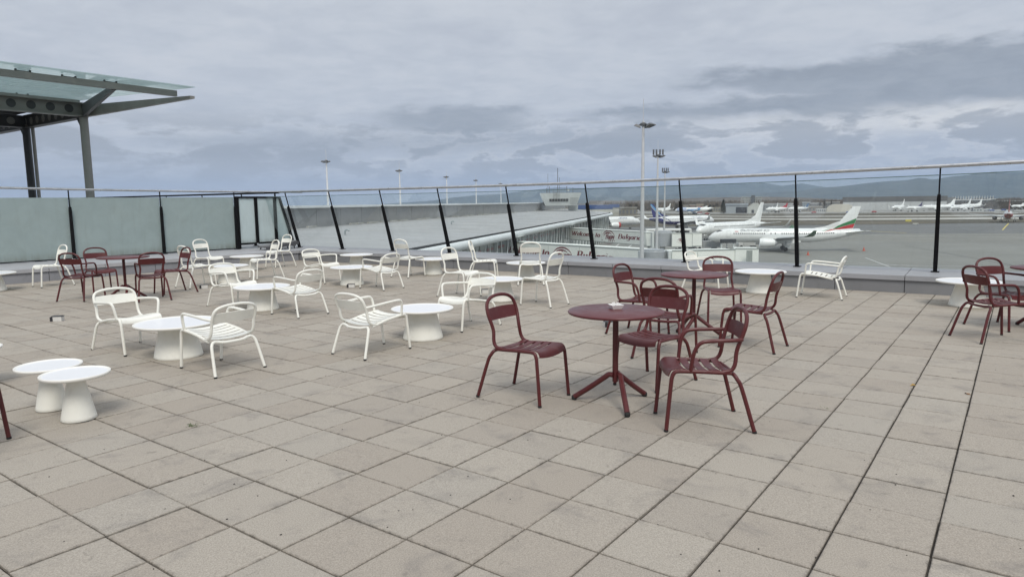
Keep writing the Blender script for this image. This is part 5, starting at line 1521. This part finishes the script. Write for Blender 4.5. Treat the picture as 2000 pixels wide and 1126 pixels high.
def wood_hill():
    pts = [(-200, 1700), (600, 1700), (1500, 1500), (2600, 1700)]
    prof = [(1150, 392), (1240, 391.5), (1300, 389.5), (1350, 386.5), (1420, 385), (1500, 384.2), (1560, 385.5), (1620, 388.5), (1680, 391), (1800, 392), (2100, 391)]
    ridge('wooded_hill', prof, 2600, mat('hill_wood', (.12, .098, .078), .95, var=.45, vscale=.03, bump=.5, bscale=.2), 700)
wood_hill()

# ------------------------------------------------------------------ vehicles and cones on the apron
def apron_bus(px0, px1, pytop, Y, label):
    a, b = at(px0, pytop, Y), at(px1, pytop, Y); L = b.x - a.x; h = a.z - APR
    t = thing('bus', label, 'bus', (a.x, Y, APR))
    MB().loft([[(x, y, .45) for x, y in ((0, 0), (L, 0), (L, 2.8), (0, 2.8))], [(x, y, h - .3) for x, y in ((0, 0), (L, 0), (L, 2.8), (0, 2.8))], [(x, y, h) for x, y in ((.4, .25), (L - .3, .25), (L - .3, 2.55), (.4, 2.55))]]).build('body', mat('bus_white', (.70, .71, .70), .35), t, smooth=False)
    n = 8
    for q in range(n):
        MB().box((.7 + (L - 1.4) * (q + .5) / n, -.02, h * .62), ((L - 1.4) / n - .12, .06, h * .36)).build('window', mat('bus_glass', (.02, .024, .028), .15), t, smooth=False)
    for q in (.14, .5, .86):
        MB().lathe([(.25, -.16), (.5, -.15), (.5, .15), (.25, .16)], 14, (L * q, .15, .5), mtx=Matrix.Rotation(R_(90), 3, 'X')).build('wheel', TYRE, t)
    MB().box((L * .3, 1.4, h + .14), (2.4, 1.6, .28)).build('roof_unit', mat('bus_white', (.7, .71, .7)), t, smooth=False)
apron_bus(1262, 1351, 447, 240, 'white apron bus with a dark window strip behind the far jet bridge')
def truck(x, y, rz, L, col, label, n='service_truck'):
    t = thing(n, label, 'truck', (x, y, APR), rz)
    cm_ = mat('truck_%d' % int(sum(col) * 100), col, .5)
    MB().box((L * .60, 0, 1.5), (L * .72, 2.2, 1.7)).build('load_body', cm_, t, smooth=False)
    MB().loft([[(0, -1, .5), (L * .22, -1, .5), (L * .22, 1, .5), (0, 1, .5)], [(0, -1, 1.3), (L * .22, -1, 1.3), (L * .22, 1, 1.3), (0, 1, 1.3)], [(.35, -.95, 2.2), (L * .22, -.95, 2.2), (L * .22, .95, 2.2), (.35, .95, 2.2)]]).build('cab', mat('truck_cab_white', (.6, .6, .58), .4), t, smooth=False)
    for q in (.12, .75):
        for s_ in (-.95, .95):
            MB().lathe([(.2, -.14), (.42, -.13), (.42, .13), (.2, .14)], 12, (L * q, s_, .42), mtx=Matrix.Rotation(R_(90), 3, 'X')).build('wheel', TYRE, t)
g1 = gz(1112, 477); truck(g1.x, g1.y, .5, 6, (.16, .16, .15), 'dark baggage truck under the far jet bridge at its pier end')
g1 = gz(1128, 474); truck(g1.x, g1.y + 4, 1.2, 5, (.45, .42, .36), 'pale loader truck under the far jet bridge beside the dark one')
g1 = gz(1358, 487.5); truck(g1.x, g1.y, .1, 7, (.30, .31, .31), 'grey ground service truck between the two jet bridge cabins')
g1 = gz(1320, 488); truck(g1.x, g1.y, .2, 6, (.12, .13, .14), 'dark ground service truck behind the silver drum')
g1 = gz(1440, 484); truck(g1.x, g1.y, .1, 6, (.5, .5, .48), 'white ground service truck beside the nose of the striped jet')
ORANGE = mat('cone_orange', (.55, .10, .05), .6)
for (px, py, lab) in [(1578, 498, 'orange marker cone left on the apron behind the second last post'), (1687, 489.5, 'orange marker cone alone on the apron under the striped tail')]:
    p = gz(px, py); t = thing('traffic_cone', lab, 'cone', (p.x, p.y, APR + .01), 0, 'marker cones on the apron')
    MB().lathe([(.05, .95), (.28, .06), (.001, .06)], 12).build('cone', ORANGE, t)
    MB().box((0, 0, .03), (.75, .75, .06)).build('base', ORANGE, t, smooth=False)
p = gz(1774, 433.5); t = thing('taxi_sign', 'yellow taxiway sign board on the grass left of the last post', 'sign', (p.x, p.y, APR))
MB().box((0, 0, .85), (3.2, .3, 1.1)).build('board', mat('sign_yellow', (.55, .48, .08), .5), t, smooth=False)
for x in (-1.1, 1.1): MB().box((x, 0, .15), (.15, .15, .3)).build('foot', BLACK, t, smooth=False)
p = gz(1788, 439); t = thing('taxi_sign', 'low pale sign board on the turf island', 'sign', (p.x, p.y, APR))
MB().box((0, 0, .6), (2.6, .3, .6)).build('board', mat('sign_pale', (.5, .5, .46), .5), t, smooth=False)
for x in (-.9, .9): MB().box((x, 0, .15), (.15, .15, .3)).build('foot', BLACK, t, smooth=False)
for q in range(18):
    px = random.choice([random.uniform(1205, 1300), random.uniform(1345, 1420), random.uniform(1650, 1760), random.uniform(1585, 1660), random.uniform(1890, 1990)])
    p = at(px, 410, random.uniform(640, 668)); col, cn_ = random.choice([((.5, .5, .5), 'silver'), ((.05, .05, .06), 'black'), ((.25, .26, .28), 'grey'), ((.35, .05, .05), 'red'), ((.08, .12, .3), 'blue'), ((.55, .55, .53), 'white')])
    t = thing('parked_car', 'distant %s car parked across the runway before the hangars' % cn_, 'car', (p.x, p.y, APR + .02), random.uniform(-.3, .3), 'distant cars parked by the hangars')
    MB().loft([[(x, y, .3) for x, y in ((-2.1, -.85), (2.1, -.85), (2.1, .85), (-2.1, .85))], [(x, y, .85) for x, y in ((-2.1, -.85), (2.1, -.85), (2.1, .85), (-2.1, .85))], [(x, y, 1.45) for x, y in ((-1.2, -.7), (.9, -.7), (.9, .7), (-1.2, .7))]]).build('body', mat('car_%d' % int(sum(col) * 100), col, .35), t, smooth=False)
    for s_ in (-1.3, 1.3):
        MB().lathe([(.15, -.95), (.32, -.94), (.32, .94), (.15, .95)], 10, (s_, 0, .32), mtx=Matrix.Rotation(R_(90), 3, 'X')).build('wheel_pair', TYRE, t)

# ------------------------------------------------------------------ glass canopy at the left
cn = thing('glass_canopy', 'cantilevered glass canopy on grey steel beams and round columns at the upper left', 'canopy')
BEAM = mat('canopy_steel', (.25, .245, .225), .5, .1, var=.06, vscale=1.5)
BEAMD = mat('canopy_steel_dark', (.05, .052, .054), .5)
PURL = mat('canopy_purlin', (.24, .24, .225), .5, var=.05)
CG = glass_mat('canopy_glass', (.80, .90, .90), .5, .02, haze=((.62, .71, .71), .56), dirtamt=.2)
P0 = Vector((-16.25, 27.0, 0))
def PC(t, s, z): return P0 + EX * t - EY * s + Vector((0, 0, z))      # t towards the terrace, s along the edge towards the viewer
def beam(a, b, w, h, m, name, par=cn, holes=None):
    a, b = Vector(a), Vector(b); d = (b - a); L = d.length; d.normalize(); n_ = Vector((-d.y, d.x, 0)).normalized() * w / 2
    rings = [[p - n_ - Vector((0, 0, h)), p + n_ - Vector((0, 0, h)), p + n_, p - n_] for p in (a, b)]
    o = MB().loft(rings).build(name, m, par, smooth=False)
    if holes:
        fl = MB()
        for z in (.012, h - .03):
            fl.loft([[p - n_ * 3.2 - Vector((0, 0, z + .04)), p + n_ * 3.2 - Vector((0, 0, z + .04)), p + n_ * 3.2 - Vector((0, 0, z)), p - n_ * 3.2 - Vector((0, 0, z))] for p in (a - d * .002, b + d * .002)])
        fl.build('flange', m, o, smooth=False)
        q = .55
        while q < L - .5:
            c = a + d * q - Vector((0, 0, h / 2))
            for sd_ in (-1, 1):
                vs = [c + n_ * sd_ * 1.10 + d * (.155 * math.cos(k_ * .5236)) + Vector((0, 0, .155 * math.sin(k_ * .5236))) for k_ in range(12)]
                ring_in = vs; ring_out = [v - n_ * sd_ * .08 for v in vs]
                MB().loft([ring_in, ring_out]).build('web_hole', holes, o, smooth=False)
            q += .62
    return o
ZT = 5.72
beam(PC(0, 0, ZT), PC(0, 14, ZT), .10, .52, BEAM, 'edge_beam', holes=BEAMD)
beam(PC(-.08, 0, ZT - .02), PC(-16, 0, ZT - .02), .10, .52, BEAMD, 'cross_beam', holes=PURL)
beam(PC(-.08, 5.2, ZT - .02), PC(-16, 5.2, ZT - .02), .10, .52, BEAMD, 'cross_beam', holes=BEAM)
beam(PC(-5.6, .05, ZT - .03), PC(-5.6, 14, ZT - .03), .10, .50, BEAMD, 'inner_beam', holes=BEAM)
# cantilever arm, tapered towards its tip
a, b = PC(.05, 0, ZT - .10), PC(7.7, 0, ZT - .50)
n_ = Vector((-EX.y, EX.x, 0)) * .07
MB().loft([[a - n_ - Vector((0, 0, .44)), a + n_ - Vector((0, 0, .44)), a + n_, a - n_], [b - n_ - Vector((0, 0, .08)), b + n_ - Vector((0, 0, .08)), b + n_, b - n_]]).build('cantilever_arm', BEAM, cn, smooth=False)
a, b = PC(.1, .06, ZT - .12), PC(7.0, 2.05, 5.33)
d = (b - a).normalized(); n_ = Vector((-d.y, d.x, 0)).normalized() * .06
MB().loft([[a - n_ - Vector((0, 0, .40)), a + n_ - Vector((0, 0, .40)), a + n_ + Vector((0, 0, .05)), a - n_ + Vector((0, 0, .05))], [b - n_ - Vector((0, 0, .10)), b + n_ - Vector((0, 0, .10)), b + n_ + Vector((0, 0, .03)), b - n_ + Vector((0, 0, .03))]]).build('corner_arm', BEAMD, cn, smooth=False)
a, b = PC(.1, 7.3, ZT - .12), PC(7.0, 7.3, 5.33)
d = (b - a).normalized(); n_ = Vector((-d.y, d.x, 0)).normalized() * .06
MB().loft([[a - n_ - Vector((0, 0, .40)), a + n_ - Vector((0, 0, .40)), a + n_, a - n_], [b - n_ - Vector((0, 0, .10)), b + n_ - Vector((0, 0, .10)), b + n_, b - n_]]).build('cantilever_arm', BEAM, cn, smooth=False)
# purlins
pu = beam(PC(7.0, .15, 5.43), PC(7.0, 14, 5.43), .14, .18, PURL, 'purlin')
beam(PC(.35, .3, ZT + .03), PC(.35, 14, ZT + .03), .12, .10, PURL, 'purlin')
def zg(t): return 5.47 + (7.8 - t) / 7.8 * .35
seams = [-.03, 2.15, 3.27] + [4.4 + 1.13 * q for q in range(9)]
for k_ in range(len(seams) - 1):
    s0, s1 = seams[k_], seams[k_ + 1] - .03
    for (t0, t1) in ((7.85, 3.55), (3.52, -.6)):
        c4 = [(t0, s0), (t0, s1), (t1, s1), (t1, s0)]
        MB().loft([[PC(t_, s_, zg(t_)) for t_, s_ in c4], [PC(t_, s_, zg(t_) + .02) for t_, s_ in c4]]).build('roof_pane', CG, cn, smooth=False)
    for t_ in (7.0, .35):
        f = MB(); base_z = 5.43 if t_ > 5 else (ZT + .03 if t_ < 1 else zg(t_) - .12)
        c = PC(t_, s1 + .015, 0)
        top = zg(t_) - .015
        f.tube([c + Vector((0, 0, base_z)), c + Vector((0, 0, top - .05))], .035, 6)
        f.tube([c + Vector((0, 0, top - .05)) - EY * .17, c + Vector((0, 0, top - .05)) + EY * .17], .018, 6)
        for e_ in (-.17, .17): f.tube([c + EY * e_ + Vector((0, 0, top - .07)), c + EY * e_ + Vector((0, 0, top))], .03, 8)
        f.build('spider_fitting', BEAMD, cn)
# dark deck inside the frame
MB().loft([[PC(-.2, .2, z), PC(-.2, 14, z), PC(-15.5, 14, z), PC(-15.5, .2, z)] for z in (ZT + .03, ZT + .09)]).build('deck', mat('canopy_deck', (.06, .062, .065), .7), cn, smooth=False)
for (t_, s_, rr) in ((0, .05, .15), (-5.6, .05, .15), (0, 10.5, .15)):
    c = PC(t_, s_, 0)
    col_ = MB().tube([c + Vector((0, 0, APR)), c + Vector((0, 0, ZT - .55))], rr, 16).build('column', BEAM if t_ == 0 else BEAMD, cn)
    MB().loft([[c + Vector((-.05, -.05, ZT - 1.1)), c + Vector((.05, -.05, ZT - 1.1)), c + Vector((.05, .05, ZT - 1.1)), c + Vector((-.05, .05, ZT - 1.1))], [c - EX * .45 + Vector((-.05, -.05, ZT - .55)), c + Vector((.05, -.05, ZT - .55)), c + Vector((.05, .05, ZT - .55)), c - EX * .45 + Vector((-.05, .05, ZT - .55))]]).build('bracket', BEAMD, col_, smooth=False)
c = PC(-5.6, .05, 0) + EX * .42 + EY * .1
MB().tube(curve_pts([PC(-5.6, .05, ZT - .45), c - EX * .12 + Vector((0, 0, ZT - .50)), c + Vector((0, 0, ZT - .75)), c + Vector((0, 0, 2.5)), c + Vector((0, 0, APR))], 6), .07, 10).build('downpipe', BEAM, cn)

# ------------------------------------------------------------------ haze
hm = bpy.data.materials.new('haze'); hm.use_nodes = True
t_ = hm.node_tree; t_.nodes.clear()
pv = t_.nodes.new('ShaderNodeVolumePrincipled'); pv.inputs['Color'].default_value = (.53, .70, .97, 1); pv.inputs['Density'].default_value = HAZE = 6.2e-5
pv.inputs['Anisotropy'].default_value = 0.0
oo = t_.nodes.new('ShaderNodeOutputMaterial'); t_.links.new(pv.outputs[0], oo.inputs['Volume'])
hz = MB().box((0, 6300, 245), (44000, 18600, 520)).build('haze', hm, smooth=False)
tag(hz, kind='stuff')
